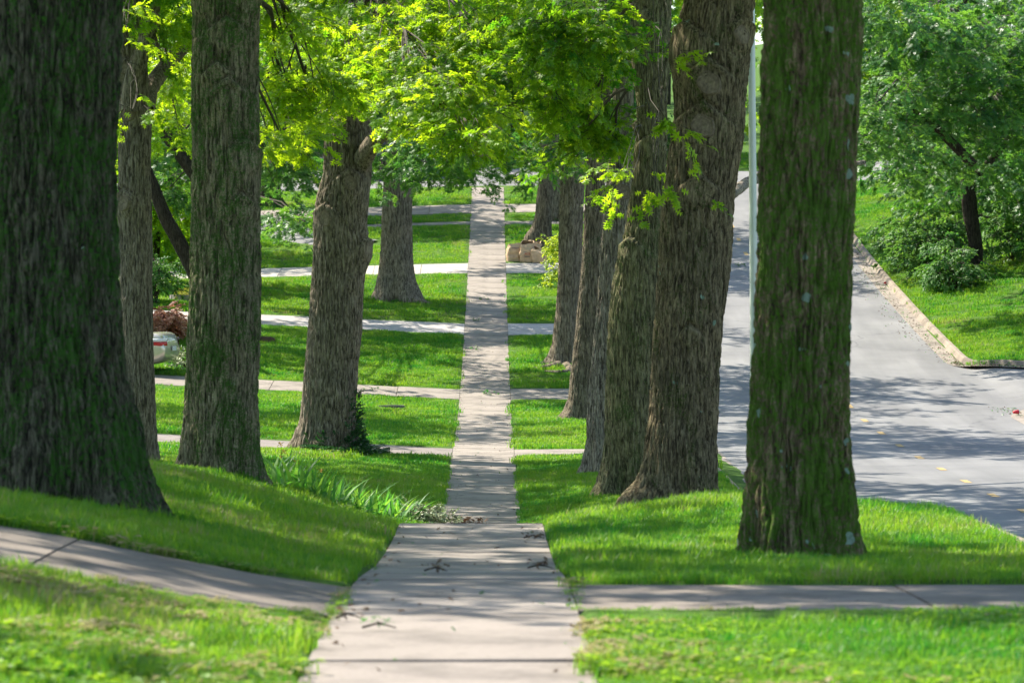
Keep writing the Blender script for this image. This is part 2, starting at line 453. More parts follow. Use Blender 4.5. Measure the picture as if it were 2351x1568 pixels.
def sheet(name, xa, ya, mat, dz=0.0, parent=None, mask=None, smooth=True):
    X, Y = np.meshgrid(xa, ya)
    Z = g(X, Y) + dz
    n1 = len(xa)
    k = (np.arange(len(ya) - 1)[:, None] * n1 + np.arange(n1 - 1)[None]).ravel()
    q = np.stack([k, k + 1, k + n1 + 1, k + n1], -1)
    if mask is not None:
        cx = (X[:-1, :-1] + X[1:, 1:]) / 2; cy = (Y[:-1, :-1] + Y[1:, 1:]) / 2
        q = q[mask(cx, cy).ravel()]
    return obj(name, mesh_np(name, np.stack([X, Y, Z], -1).reshape(-1, 3), q, mat, smooth), parent)

def slab_obj(x0, x1, y0, y1, mat, parent, h=.09, nxs=2, nys=3, jit=.004, name="slab"):
    """a concrete slab following the ground"""
    t = random.uniform(-jit, jit); tx = random.uniform(-jit, jit)
    X, Y = np.meshgrid(np.linspace(x0, x1, nxs), np.linspace(y0, y1, nys))
    Z = g(X, Y) + t + tx * (X - x0)
    top = np.stack([X, Y, Z], -1).reshape(-1, 3); bot = top - [0, 0, h]
    n = len(top); k = (np.arange(nys - 1)[:, None] * nxs + np.arange(nxs - 1)[None]).ravel()
    q = [np.stack([k, k + 1, k + nxs + 1, k + nxs], -1)]
    ring = list(range(nxs)) + [nxs * (r + 1) - 1 for r in range(1, nys)] + [nxs * nys - 1 - c for c in range(1, nxs)] + [nxs * r for r in range(nys - 2, 0, -1)]
    side = [(ring[(i + 1) % len(ring)], ring[i], ring[i] + n, ring[(i + 1) % len(ring)] + n) for i in range(len(ring))]
    q.append(np.array(side))
    c = np.array([(x0 + x1) / 2, (y0 + y1) / 2, float(g((x0 + x1) / 2, (y0 + y1) / 2))])
    V = np.concatenate([top, bot]) - c
    o = obj(name, mesh_np(name, V, np.concatenate(q), mat), parent, c)
    return o
# sidewalk with a slab for every pour
side = sheet("sidewalk", axis([(PXL - .02, PXR + .02, .3)]), axis([(-6, 60, .5), (60, 151, 1)]), M['soil'], -.035)
tag(side, "straight concrete sidewalk of square slabs running down between two rows of oaks", "sidewalk", kind="structure")
yy = -6.0; kk = 0
cross_edges = sorted([(20.2, 22.0), (76, 79), (93.6, 96.1), (109.2, 112), (125.2, 128), (138.9, 139.7), (142.2, 144.9)])
while yy < 150.5:
    L = 1.52
    y2 = min(yy + L, 150.9)
    gp = .008 if yy < 45 else .0035
    slab_obj(PXL, PXR, yy + gp, y2 - gp, M['conc'], side, nxs=2, nys=4, jit=.004 if yy < 45 else .0015)
    yy = y2
# cross walks and drives
names = {0: "pale weathered concrete walk joining the sidewalk in front of the nearest left oak", 1: "concrete walk from the sidewalk to the street in front of the nearest right oak",
 2: "dark gravelly drive crossing behind the ivy-clad oak", 3: "narrow concrete walk to the street beside the dark drive crossing",
 4: "concrete drive beneath the silver sedan", 5: "concrete walk to the street level with the silver sedan",
 6: "pebbled light drive crossing in front of the stone planter", 7: "pebbled light walk to the street beyond the exposed tree root",
 8: "brightest white concrete drive joining the sidewalk opposite the paper bags", 9: "bright concrete drive in front of the paper bags",
 10: "thin concrete walk left of the sidewalk beyond the flared oak", 11: "thin concrete walk right of the sidewalk beyond the paper bags",
 12: "farthest concrete drive left of the sidewalk under drooping leaves", 13: "farthest concrete drive right of the sidewalk"}
for i, (y0, y1, x0, x1, mk) in enumerate(CROSS):
    nm = "driveway" if (y1 - y0 > 2.2 and x0 < -5) else "walkway"
    b = sheet(nm, axis([(x0 + .02, x1 - .02, .5)]), axis([(y0 + .02, y1 - .02, .4)]), M['soil'], -.04)
    tag(b, names[i], "drive" if nm == "driveway" else "walk", kind="structure")
    L = 1.5 if mk.startswith('conc') else 3.2
    n = max(1, int(round((x1 - x0) / L)))
    for k in range(n):
        slab_obj(x0 + (x1 - x0) * k / n + .008, x0 + (x1 - x0) * (k + 1) / n - .008, y0, y1, M[mk], b, nxs=4, nys=3, jit=.003)
# curved dark drive
def strip(name, pts, w, mat, dz=0.0):
    pts = np.asarray(pts, float)
    t = np.linspace(0, 1, 30); s = np.linspace(0, 1, len(pts))
    fx, fy = hermite(s, pts[:, 0]), hermite(s, pts[:, 1])
    P = np.stack([fx(t), fy(t)], -1); d = np.gradient(P, axis=0); d /= np.linalg.norm(d, axis=1)[:, None]
    nn = np.stack([-d[:, 1], d[:, 0]], -1)
    us = np.linspace(-w / 2, w / 2, 5)
    XY = P[:, None] + nn[:, None] * us[None, :, None]
    Z = g(XY[..., 0], XY[..., 1]) + dz
    V = np.concatenate([XY, Z[..., None]], -1).reshape(-1, 3)
    k = (np.arange(29)[:, None] * 5 + np.arange(4)[None]).ravel()
    return obj(name, mesh_np(name, V, np.stack([k, k + 5, k + 6, k + 1], -1)[:, ::-1], mat, True))
dv = strip("driveway", DRV, 1.9, M['road'], .004)
tag(dv, "curving dark asphalt drive on the far left lawn", "drive", kind="structure")

# ---------------------------------------------------------------- road, kerbs, markings
road = sheet("road", axis([(RX0, RX1, .5), (RX1, 17, .15), (17, 45, 1)]), axis([(-25, 40, 1), (40, 88, .8), (88, 106, .15), (106, 151, .5), (151, 158.5, .25)]),
             M['road'], -.03, mask=lambda X, Y: in_road(X, Y) & (Y < XS0 + 7))
tag(road, "pale grey asphalt street climbing beside the oaks with a side street joining on the right", "road", kind="structure")
xroad = sheet("road", axis([(-40, RX0, 1)]), axis([(XS0, XS1, .5)]), M['road'], -.03)
tag(xroad, "cross street passing the top of the sidewalk", "road", kind="structure")
M['paint_y'] = simple("worn_yellow_paint", (.36, .25, .10), .8, .5, 30)
me = None
for k in range(-6, 22):
    Yc = 66.5 + 3.83 * k
    if Yc > 149 or Yc < 44: continue
    X, Y = np.meshgrid([8.44, 8.57], [Yc - .42, Yc, Yc + .42])
    V = np.stack([X, Y, g(X, Y) - .024], -1).reshape(-1, 3)
    o = obj("lane_dash", mesh_np("lane_dash", V, np.array([(0, 1, 3, 2), (2, 3, 5, 4)]), M['paint_y']), road)
M['gutter'] = concrete("gutter_concrete", (.27, .235, .20), .4)
def kerb(name, pts, side_, label, piece=2.4):
    """kerb + gutter pan swept along the road edge; side_=+1 lawn lies to the right of travel"""
    pts = np.asarray(pts, float)
    seg = np.r_[0, np.cumsum(np.hypot(*np.diff(pts, axis=0).T))]
    root = empty(name, (pts[0][0], pts[0][1], float(g(*pts[0]))), label, "kerb"); root["kind"] = "structure"
    nseg = int(seg[-1] // piece) + 1
    prof = np.array([(-.42, -.026), (-.04, -.02), (.0, .05), (.03, .105), (.06, .125), (.145, .125), (.165, .10), (.165, -.1)])
    for k in range(nseg):
        a, b = k * seg[-1] / nseg + .004, (k + 1) * seg[-1] / nseg - .004
        s = np.linspace(a, b, 6)
        P = np.stack([np.interp(s, seg, pts[:, 0]), np.interp(s, seg, pts[:, 1])], -1)
        e = .02
        P2 = np.stack([np.interp(s + e, seg, pts[:, 0]), np.interp(s + e, seg, pts[:, 1])], -1)
        P1 = np.stack([np.interp(s - e, seg, pts[:, 0]), np.interp(s - e, seg, pts[:, 1])], -1)
        d = P2 - P1; d /= np.linalg.norm(d, axis=1)[:, None] + 1e-9
        nn = np.stack([d[:, 1], -d[:, 0]], -1) * side_
        jz = random.uniform(-.003, .003)
        XY = P[:, None] + nn[:, None] * prof[None, :, 0, None]
        Z = g(P[:, 0], P[:, 1])[:, None] + prof[None, :, 1] + jz
        V = np.concatenate([XY, Z[..., None]], -1).reshape(-1, 3) - np.array(root.location)
        m = len(prof); q = (np.arange(5)[:, None] * m + np.arange(m - 1)[None]).ravel()
        FQ = np.stack([q, q + 1, q + m + 1, q + m], -1)
        caps = [list(range(m)), [5 * m + i for i in range(m)][::-1]]
        me = mesh_np("kerb_stone", V, [FQ, np.array(caps)], [M['kerb'], M['gutter']], False,
                     [1 if (i % (m - 1)) < 1 else 0 for i in range(len(FQ))] + [0, 0])
        obj("kerb_stone", me, root)
    return root
R_ = 2.6
arc1 = [(RX1 + R_ - R_ * math.cos(a), ST1 + R_ - R_ * math.sin(a)) for a in np.linspace(0, math.pi / 2, 10)]
arc2 = [(RX1 + R_ - R_ * math.cos(a), ST0 - R_ + R_ * math.sin(a)) for a in np.linspace(0, math.pi / 2, 10)]
kerb("curb", [(RX1, 150.5)] + arc1 + [(30, ST1)], -1, "concrete kerb on the right climbing from the side street corner past the grassy bank")
kerb("curb", [(RX1, 30)] + arc2 + [(30, ST0)], 1, "concrete kerb corner beside the red cup at the right picture edge")
kerb("curb", [(RX0, 150.5), (RX0, 8)], 1, "concrete kerb and gutter between the right oak row and the street")
# ---------------------------------------------------------------- bark tubes
def bark_tube(spine, rad, nseg, nrow, relief=.018, seed=0, cell=.055, vlen=.24, flare=None, knots=(), zbase=None, lean_rows=None, sides=None):
    """displaced bark surface round a spine; returns V (rows*nseg), rows, nseg"""
    spine = np.asarray(spine, float); rad = np.asarray(rad, float)
    L = np.r_[0, np.cumsum(np.linalg.norm(np.diff(spine, axis=0), axis=1))]
    s = np.linspace(0, L[-1], nrow) if lean_rows is None else lean_rows(L[-1])
    nrow = len(s)
    P = np.stack([hermite(L, spine[:, i])(s) for i in range(3)], -1)
    R = hermite(L, rad)(s)
    t = np.gradient(P, axis=0); t /= np.linalg.norm(t, axis=1)[:, None]
    ref = np.array([1.0, 0, 0])
    b = np.cross(t, ref); b /= np.linalg.norm(b, axis=1)[:, None]; a = np.cross(b, t)
    th = np.linspace(0, 2 * math.pi, nseg, endpoint=False)
    u = th / (2 * math.pi)
    r0 = float(np.median(R)); K = max(8, int(2 * math.pi * r0 / cell))
    U, S = np.meshgrid(u, s)
    Kw = max(3, K // 6)
    warp = (vnoise(U * Kw, S / .35, seed + 1, Kw) - .5) * 1.1 + (vnoise(U * (Kw * 3), S / .12, seed + 2, Kw * 3) - .5) * .5
    n1 = vnoise(U * K + warp, S / vlen, seed + 3, K)
    n2 = vnoise(U * K * 2 + warp * 2, S / (vlen * .45), seed + 4, K * 2)
    n3 = vnoise(U * K * 3 + warp, S / .05, seed + 5, K * 3)
    fur = np.clip(np.abs(n1 - .5) * 4.2, 0, 1) ** .7
    fur2 = np.clip(np.abs(n2 - .5) * 4, 0, 1) ** .8
    big = vnoise(U * 5, S / .7, seed + 6, 5) - .5
    D = 1.8 * relief * (fur * .75 + fur2 * .35 + (n3 - .5) * .45 - .85) + r0 * .09 * big
    if len(knots):                                          # bark is smooth round healed scars
        V0 = P[:, None] + R[:, None, None] * (np.cos(th)[None, :, None] * a[:, None] + np.sin(th)[None, :, None] * b[:, None])
        for kx, ky, kz, kr, kh in knots:
            dd = np.sqrt((V0[..., 0] - kx) ** 2 + .5 * (V0[..., 1] - ky) ** 2 + (V0[..., 2] - kz) ** 2)
            D = D * (1 - .8 * np.exp(-(dd / (kr * 1.25)) ** 4))
    Rr = R[:, None] + D
    if sides is not None:                                   # wider to one side: root flare
        cx = np.cos(th)[None] * np.sign(a[:, 0])[:, None]
        RL = hermite(L, sides[0])(s)[:, None]; RR = hermite(L, sides[1])(s)[:, None]
        Rr = Rr + (RL - R[:, None]) * np.clip(-cx, 0, 1) ** 2.2 + (RR - R[:, None]) * np.clip(cx, 0, 1) ** 2.2
    if flare is not None:
        hz = P[:, 2][:, None] - zbase
        ph = seed * 1.7
        lob = .5 * np.cos(4 * th + ph) + .35 * np.cos(7 * th + ph * 2.1) + .25 * np.cos(3 * th - ph)
        lob = lob / 1.1 - .5
        Rr = Rr + 1.3 * flare * r0 * np.exp(-np.clip(hz, -.1, 9) / .30) * lob[None] + r0 * .05 * np.exp(-np.clip(hz, 0, 9) / 1.2) * lob[None]
    V = P[:, None] + Rr[..., None] * (np.cos(th)[None, :, None] * a[:, None] + np.sin(th)[None, :, None] * b[:, None])
    for kx, ky, kz, kr, kh in knots:                      # branch scars swell the surface
        d = V - np.array([kx, ky, kz])
        dd = np.sqrt(d[..., 0] ** 2 + (d[..., 1] * .6) ** 2 + d[..., 2] ** 2)
        c = P[:, None]
        out = V - c; out[..., 2] = 0; out /= np.linalg.norm(out, axis=2)[..., None] + 1e-9
        h = kh * np.exp(-(dd / (kr * 1.35)) ** 2) + .35 * kh * np.exp(-((dd - kr * 1.05) / (kr * .22)) ** 2)
        # arched crease above the scar
        az = d[..., 2] + np.abs(d[..., 0]) * .75 - kr * 1.75
        h = h - (.055 * np.exp(-(az / .026) ** 2) - .035 * np.exp(-((az + .07) / .04) ** 2)) * np.exp(-(d[..., 0] / (kr * 1.6)) ** 2) * (np.abs(d[..., 2]) < kr * 2.6) * (d[..., 1] < .5)
        V = V + out * h[..., None]
    i = np.arange(nrow - 1)[:, None] * nseg; j = np.arange(nseg)[None]; j2 = (j + 1) % nseg
    Q = np.stack([i + j, i + j2, i + nseg + j2, i + nseg + j], -1).reshape(-1, 4)
    return V.reshape(-1, 3), Q[:, ::-1]

def disc_mesh(r, name, mat, seed=0):
    n = 28; V = [(0, 0, -.004)]; T = []
    rr = [.15, .35, .5, .65, .8, .92, 1.0, 1.12]; hh = [.004, .002, .008, .003, .009, .001, .014, -.03]
    for k, q in enumerate(rr):
        for i in range(n):
            a = 2 * math.pi * i / n
            w = 1 + .09 * math.sin(2 * a + seed) + .05 * math.sin(5 * a + seed * 2)
            V.append((q * r * w * math.cos(a), q * r * w * math.sin(a) * 1.08, hh[k] * r / .08))
    Qs = []
    for i in range(n): T.append((0, 1 + i, 1 + (i + 1) % n))
    for k in range(len(rr) - 1):
        for i in range(n):
            a, b = 1 + k * n + i, 1 + k * n + (i + 1) % n
            Qs.append((a, a + n, b + n, b))
    return mesh_np(name, V, [np.array(T), np.array(Qs)], mat, True)

TREES = {}
def oak(key, outline, Y, mat, label, seed, nseg=200, top=11.0, relief=.02, scars=(), flare=.22, group=None, name="pin_oak", topr=.12, lean=(0, 0), vlen=.19, cell=.038, cat="tree"):
    pts = []; rad = []
    ol = sorted(outline, key=lambda q: -q[0])
    yb_ = ol[0][0]; up_ = [q for q in ol if q[0] <= yb_ - min(90, 9000 / Y * .55)] or [ol[-1]]
    cref = (up_[0][1] + up_[0][2]) / 2; yref = up_[0][0]; RLs = []; RRs = []
    for y, xl, xr in ol:
        cc_ = cref if y > yref else (xl + xr) / 2
        wl, wr = (cc_ - xl) * Y / F, (xr - cc_) * Y / F
        rm_ = min(wl, wr, (up_[0][2] - up_[0][1]) / 2 * Y / F * 1.3) if y > yref else wl
        p = unp(cc_, y, Y); pts.append(p[:]); rad.append(rm_); RLs.append(wl); RRs.append(wr)
    zb = pts[0][2]
    gx, gz = pts[0][0], float(g(pts[0][0], Y))
    pts.insert(0, (pts[0][0], Y, min(zb, gz) - .35)); rad.insert(0, rad[0] * 1.08); RLs.insert(0, RLs[0] * 1.25); RRs.insert(0, RRs[0] * 1.25)
    z0 = pts[-1][2]; dx = (pts[-1][0] - pts[-2][0]) / max(.01, pts[-1][2] - pts[-2][2])
    ztop = gz + top
    zin = z0 + .25
    if ztop > z0 + 1:
        for f in (.35, .7, 1):
            z = z0 + (ztop - z0) * f
            pts.append((pts[len(ol)][0] + np.clip(dx, -.12, .12) * (z - z0) * .6 + lean[0] * f, Y + lean[1] * f, z)); rad.append(rad[len(ol)] * (1 - f) + topr * f)
    root = empty(name, (gx, Y, gz), label, cat, group)
    org = np.array([gx, Y, gz])
    kn = []
    for (x, y, rm) in scars:
        c = unp(x, y, Y)
        zz = c.z
        zs = np.array([p[2] for p in pts]); o_ = np.argsort(zs)
        cx = np.interp(zz, zs[o_], np.array([p[0] for p in pts])[o_]); cr = np.interp(zz, zs[o_], np.array(rad)[o_])
        dxx = np.clip(c.x - cx, -cr * .97, cr * .97); yy_ = Y - math.sqrt(cr * cr - dxx * dxx)
        kn.append((c.x, yy_, zz, abs(rm), .06 if rm > 0 else .05, dxx / cr, rm))
    def rows(Lt):
        Lv = (zin - pts[0][2])
        step = .03 if Y < 60 else (.045 if Y < 100 else .08)
        a = np.arange(0, min(Lv, Lt), step)
        return np.r_[a, np.linspace(a[-1] + .3, Lt, 12)] if Lt > Lv + .5 else a
    ex_ = len(rad) - len(RLs)
    V, Q = bark_tube(pts, rad, nseg, 0, relief, seed, cell, vlen, flare, [(a, b, c, d, e) for a, b, c, d, e, _, _ in kn], gz, rows, (RLs + rad[len(RLs):], RRs + rad[len(RRs):]))
    obj("trunk", mesh_np("trunk", V - org, Q, mat, True), root)
    for a, b, c, d, e, sx, rm in kn:
        if rm < 0: continue
        o = obj("branch_scar", disc_mesh(d * .66, "branch_scar", M['scar'], a), root)
        nrm = Vector((sx, -math.sqrt(max(0.02, 1 - sx * sx)), .08)).normalized()
        o.rotation_euler = nrm.to_track_quat('Z', 'Y').to_euler()
        dv_ = np.hypot(V[:, 0] - a, V[:, 2] - c); near_ = V[(dv_ < d * .5) & (V[:, 1] < Y)]
        yq = near_[:, 1].mean() if len(near_) else b
        o.location = Vector((a, yq - .012, c)) - Vector(org)
    TREES[key] = dict(root=root, org=org, Y=Y, pts=np.array(pts), rad=np.array(rad), mat=mat, gz=gz)
    return root
def limb(key, px, Yd, w, seed=0, name="limb", nseg=48, relief=.012, mat=None, Y2=None):
    """px: list of (x, y) picture points along the limb, w: widths there"""
    T = TREES[key]; n = len(px)
    Ys = np.linspace(Yd, Y2 if Y2 is not None else Yd, n)
    P = [unp(x, y, yy_)[:] for (x, y), yy_ in zip(px, Ys)]
    r = [ww / 2 * yy_ / F for ww, yy_ in zip(w, Ys)]
    L = sum(np.linalg.norm(np.diff(np.array(P), axis=0), axis=1))
    V, Q = bark_tube(P, r, nseg, int(L / .05) + 4, relief, seed, .045, .16)
    return obj(name, mesh_np(name, V - T['org'], Q, mat or T['mat'], True), T['root'])

oak('R1', [(0, 1757, 1980), (300, 1745, 1968), (600, 1738, 1955), (900, 1727, 1950), (1000, 1722, 1953), (1100, 1714, 1966), (1200, 1703, 1982), (1285, 1688, 2008)], 27.0, M['bark_R1'],
    "thick oak trunk on the right covered in green moss and pale lichen spots", 1, 420, 12, .024)
oak('R2', [(0, 1575, 1735), (60, 1560, 1728), (130, 1545, 1722), (250, 1552, 1712), (400, 1530, 1695), (500, 1518, 1684), (650, 1510, 1672), (800, 1500, 1656), (950, 1492, 1648), (1050, 1475, 1648), (1100, 1452, 1652), (1148, 1405, 1668)], 46.5, M['bark_R2'],
    "brown oak trunk with several round branch scars stacked up its face", 2, 400, 12, .022,
    scars=[(1622, 195, .19), (1608, 292, .19), (1700, 85, .15), (1568, 118, -.22), (1600, 440, -.14), (1580, 770, -.09)])
oak('R3', [(0, 1458, 1541), (80, 1450, 1540), (150, 1452, 1538), (250, 1462, 1532), (400, 1452, 1528), (560, 1428, 1522), (620, 1412, 1520), (700, 1402, 1520), (800, 1395, 1512), (1000, 1388, 1505), (1080, 1375, 1500), (1150, 1340, 1500)], 61.0, M['bark_R3'],
    "oak trunk standing just left of the trunk with stacked scars, leaning slightly right", 3, 300, 13, .02, scars=[(1478, 78, .07), (1492, 340, -.14), (1455, 290, .07), (1445, 575, -.14), (1478, 40, -.08)])
oak('R4', [(300, 1405, 1452), (430, 1392, 1455), (520, 1384, 1455), (600, 1376, 1455), (700, 1370, 1450), (800, 1362, 1445), (1000, 1345, 1432), (1060, 1332, 1432), (1100, 1310, 1438)], 68.5, M['bark_pale'],
    "silver-grey oak trunk with one large round scar level with hanging yellow leaves", 4, 260, 14, .022, scars=[(1428, 441, .20)])
oak('R5', [(300, 1355, 1398), (390, 1346, 1392), (500, 1342, 1386), (600, 1335, 1383), (700, 1326, 1380), (800, 1316, 1374), (900, 1306, 1368), (940, 1293, 1372), (972, 1262, 1378)], 88.0, M['bark_plain'],
    "slender smooth oak trunk bending upward beside the scarred grey trunk", 5, 180, 14, .014, scars=[(1357, 487, -.10)])
oak('R6', [(330, 1290, 1335), (400, 1283, 1345), (430, 1285, 1342), (500, 1284, 1338), (600, 1282, 1335), (700, 1277, 1333), (780, 1268, 1330), (815, 1255, 1330), (838, 1238, 1335)], 102.0, M['bark_grey'],
    "oak trunk with thick exposed roots spreading over the grass at its foot", 6, 180, 15, .018)
oak('R7', [(350, 1238, 1275), (420, 1236, 1272), (480, 1230, 1266), (520, 1220, 1266), (542, 1203, 1268)], 131.0, M['bark_plain'],
    "distant oak trunk with a long root toward the sidewalk, behind the paper bags", 7, 100, 14, .014)
oak('R8', [(350, 1262, 1296), (420, 1258, 1290), (480, 1252, 1288), (520, 1246, 1288)], 140.0, M['bark_grey'],
    "far oak trunk leaning behind the one above the paper bags", 8, 80, 14, .014)
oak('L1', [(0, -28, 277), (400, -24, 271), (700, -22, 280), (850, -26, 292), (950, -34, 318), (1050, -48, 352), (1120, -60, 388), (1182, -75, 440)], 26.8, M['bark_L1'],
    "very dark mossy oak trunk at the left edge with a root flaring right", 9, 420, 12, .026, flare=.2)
oak('Lb', [(60, 262, 330), (200, 268, 342), (260, 268, 346), (400, 272, 346), (500, 270, 347), (650, 276, 350), (800, 284, 352), (950, 292, 358), (1070, 292, 372)], 69.0, M['bark_grey'],
    "forked grey oak with round sawn scar, half hidden behind the dark left trunk", 10, 240, 12, .018, scars=[(298, 262, .19), (288, 468, .17), (290, 160, .13)])
limb('Lb', [(300, 250), (305, 190), (326, 120), (345, 60), (352, 0), (350, -120)], 68.6, [48, 42, 37, 35, 32, 26], 3, Y2=68)
limb('Lb', [(330, 255), (345, 205), (375, 160), (405, 125), (434, 95), (500, 30)], 69.2, [50, 40, 36, 34, 32, 26], 4, Y2=72)
oak('L2', [(0, 443, 598), (150, 442, 596), (300, 440, 597), (370, 440, 600), (450, 438, 598), (600, 437, 599), (800, 431, 592), (950, 421, 590), (1030, 410, 593), (1080, 398, 602), (1115, 380, 618)], 44.5, M['bark_L2'],
    "tall straight oak trunk with arched branch creases, left of the iris bed", 11, 400, 12, .022,
    scars=[(525, 85, -.14), (470, 10, -.10), (575, 10, -.10), (505, 175, -.10), (530, 225, -.14), (565, 365, -.15), (560, 475, -.10)])
oak('L3', [(80, 798, 862), (200, 785, 855), (260, 770, 852), (330, 746, 856), (400, 742, 852), (470, 726, 846), (520, 722, 842), (570, 720, 850), (620, 718, 838), (700, 712, 832), (850, 700, 824), (950, 690, 820), (1000, 674, 826), (1040, 652, 842)], 76.0, M['bark_grey'],
    "large grey oak with ivy around its foot beside the sidewalk", 12, 320, 13, .022, scars=[(748, 503, .20), (806, 421, .19), (846, 575, -.16)])
limb('L3', [(815, 400), (840, 355), (868, 315), (905, 293), (950, 285), (1010, 300), (1060, 318), (1110, 355), (1150, 358)], 76.0, [50, 44, 38, 34, 30, 26, 22, 18, 14], 5, Y2=72)
oak('L4', [(300, 888, 944), (400, 882, 945), (500, 877, 946), (600, 870, 950), (640, 864, 958), (665, 856, 972), (684, 845, 985)], 117.5, M['bark_grey'],
    "stout grey oak with a widely fluted base on the middle lawn left of the sidewalk", 13, 200, 15, .02, flare=.35)
oak('FL', [(330, 602, 640), (400, 600, 642), (450, 594, 648), (475, 585, 662)], 146.0, M['bark_dark'],
    "dark distant trunk on the far left lawn behind the curving drive", 14, 80, 12, .015)
oak('LT', [(430, 465, 510), (550, 462, 508), (640, 462, 512), (700, 455, 520)], 100.0, M['bark_dark'],
    "dark leaning tree whose bent limbs show between the two left trunks", 15, 100, 7, .015, name="leaning_tree")
limb('R4', [(1560, 520), (1640, 475), (1690, 438), (1725, 415), (1850, 392), (1985, 373)], 68.5, [30, 28, 25, 22, 18, 10], 12, Y2=74, name='limb')
limb('LT', [(480, 690), (440, 612), (405, 545), (380, 500), (352, 430), (310, 330)], 100, [40, 36, 33, 31, 28, 22], 6)
limb('LT', [(485, 460), (440, 390), (405, 340), (375, 300), (345, 250), (320, 180)], 100, [36, 33, 31, 29, 26, 20], 7)
# trees to the right of the street
oak('RB', [(300, 2200, 2235), (430, 2205, 2240), (500, 2212, 2246), (580, 2226, 2256), (630, 2230, 2262), (650, 2222, 2272)], 121.0, M['bark_dark'],
    "dark trunk rising out of the shrubs on the right bank", 16, 80, 9, .02, flare=.1)

# surface roots
def root_part(key, px, Yd, w, dz=.02):
    T = TREES[key]
    P = []; r = []
    for (x, yd), ww in zip(px, w):
        X = wx(x, yd); P.append((X, yd, float(g(X, yd)) + dz)); r.append(ww)
    V, Q = bark_tube(P, r, 20, 24, .01, 3, .04, .12)
    obj("root", mesh_np("root", V - T['org'], Q, T['mat'], True), T['root'])
root_part('R6', [(1290, 102), (1262, 101), (1240, 100.8), (1215, 101)], 0, [.13, .11, .07, .02])
root_part('R6', [(1300, 101.5), (1310, 100.3), (1290, 99.8), (1250, 100.2)], 0, [.12, .10, .08, .03])
root_part('R7', [(1235, 131), (1218, 130), (1205, 129.6)], 0, [.15, .10, .03])
root_part('L1', [(330, 26.7), (392, 26.45), (430, 26.3), (462, 26.2)], 0, [.11, .075, .05, .02], -.01)
#root_part('R2', [(1450, 46.3), (1410, 45.9), (1385, 45.8)], 0, [.12, .08, .03])
root_part('L4', [(940, 117.3), (970, 116.6), (992, 116.4)], 0, [.2, .12, .03])

# ---------------------------------------------------------------- foliage prototypes
def leaf_geo(L, kind='oak'):
    if kind == 'oak':
        w = L
        V = [(0, 0, 0), (.055*w, .5*L, .02*L), (0, 1.0*L, -.10*L), (-.055*w, .5*L, .02*L)]
        T = [(0, 1, 3), (1, 2, 3)]
        for s in (1, -1):
            for b0, tx, ty, b1, dz in ((.13, .26, .17, .33, -.03), (.30, .42, .47, .55, -.07), (.52, .30, .80, .74, -.06)):
                k = len(V); V += [(0, b0*L, .01*L), (s*tx*w, ty*L, dz*L), (0, b1*L, .01*L)]
                T.append((k, k+1, k+2) if s > 0 else (k, k+2, k+1))
        return np.array(V), np.array(T)
    if kind == 'oval':
        V = [(0, 0, 0), (.22*L, .3*L, -.02*L), (.2*L, .68*L, -.03*L), (0, L, -.08*L), (-.2*L, .68*L, -.03*L), (-.22*L, .3*L, -.02*L), (0, .5*L, .03*L)]
        T = [(6, 0, 1), (6, 1, 2), (6, 2, 3), (6, 3, 4), (6, 4, 5), (6, 5, 0)]
        return np.array(V), np.array(T)
def rotm(rx, ry, rz):
    return np.array(Matrix.Rotation(rz, 3, 'Z') @ Matrix.Rotation(ry, 3, 'Y') @ Matrix.Rotation(rx, 3, 'X'))
PROTO = bpy.data.collections.new("prototypes")
def new_proto_col(name):
    return bpy.data.collections.new(name)
def add_ltint(me, vals):
    a = me.attributes.new("ltint", 'FLOAT', 'FACE'); a.data.foreach_set("value", np.asarray(vals, dtype=np.float32))
def spray_proto(cname, mat, n_var=4, leaves=18, leafL=.185, length=.55, kind='oak', twig=True, droop=.35, spread=.5):
    c = new_proto_col(cname); r = random.Random(hash(cname) % 1000 if False else len(cname) * 7)
    for vi in range(n_var):
        mb = MB(); tint = []; V0, T0 = leaf_geo(leafL, kind)
        side_twigs = []
        main = [(t * length, .05 * math.sin(t * 3 + vi), -droop * t * t * length) for t in np.linspace(0, 1, 7)]
        axes = [main]
        for k in range(3):
            t0 = r.uniform(.2, .7); i = int(t0 * 6); p = main[i]; s = 1 if k % 2 else -1
            ln = length * r.uniform(.35, .55); an = s * r.uniform(.5, .9)
            axes.append([(p[0] + ln * t * math.cos(an), p[1] + ln * t * math.sin(an), p[2] - droop * ln * t * t) for t in np.linspace(0, 1, 5)])
        cnt = 0
        if twig:
            for ai, ax in enumerate(axes):
                mb.tube(ax, np.linspace(.0055 if ai == 0 else .0035, .0015, len(ax)), 3)
            nq = mb.n
        nq_faces = sum(len(q) for q in mb.Q)
        TV = []
        for k in range(leaves):
            ax = axes[0] if r.random() < .45 else axes[r.randint(1, 3)]
            t = r.uniform(.25, 1.0); i = min(int(t * (len(ax) - 1)), len(ax) - 2); f = t * (len(ax) - 1) - i
            p = np.array(ax[i]) * (1 - f) + np.array(ax[i + 1]) * f
            az = math.atan2(ax[-1][1] - ax[0][1], ax[-1][0] - ax[0][0]) - math.pi / 2 + r.uniform(-1.3, 1.3)
            R = rotm(r.uniform(-.95, .25), r.uniform(-.6, .6), az)
            s = r.uniform(.7, 1.2)
            mb.add((V0 * s) @ R.T + p, None, T0); tint += [r.random()] * len(T0)
        me = mb.mesh("spray", [mat, M['twig']])
        if nq_faces:
            idx = np.zeros(len(me.polygons), dtype=np.int32); idx[:nq_faces] = 1
            me.polygons.foreach_set("material_index", idx)
        add_ltint(me, [0.5] * nq_faces + tint)
        o = bpy.data.objects.new(cname + "_spray", me); c.objects.link(o)
    return c
C_OAK = spray_proto("oak_sprays", M['oak'])
C_OAKD = spray_proto("shade_sprays", M['oakdark'])
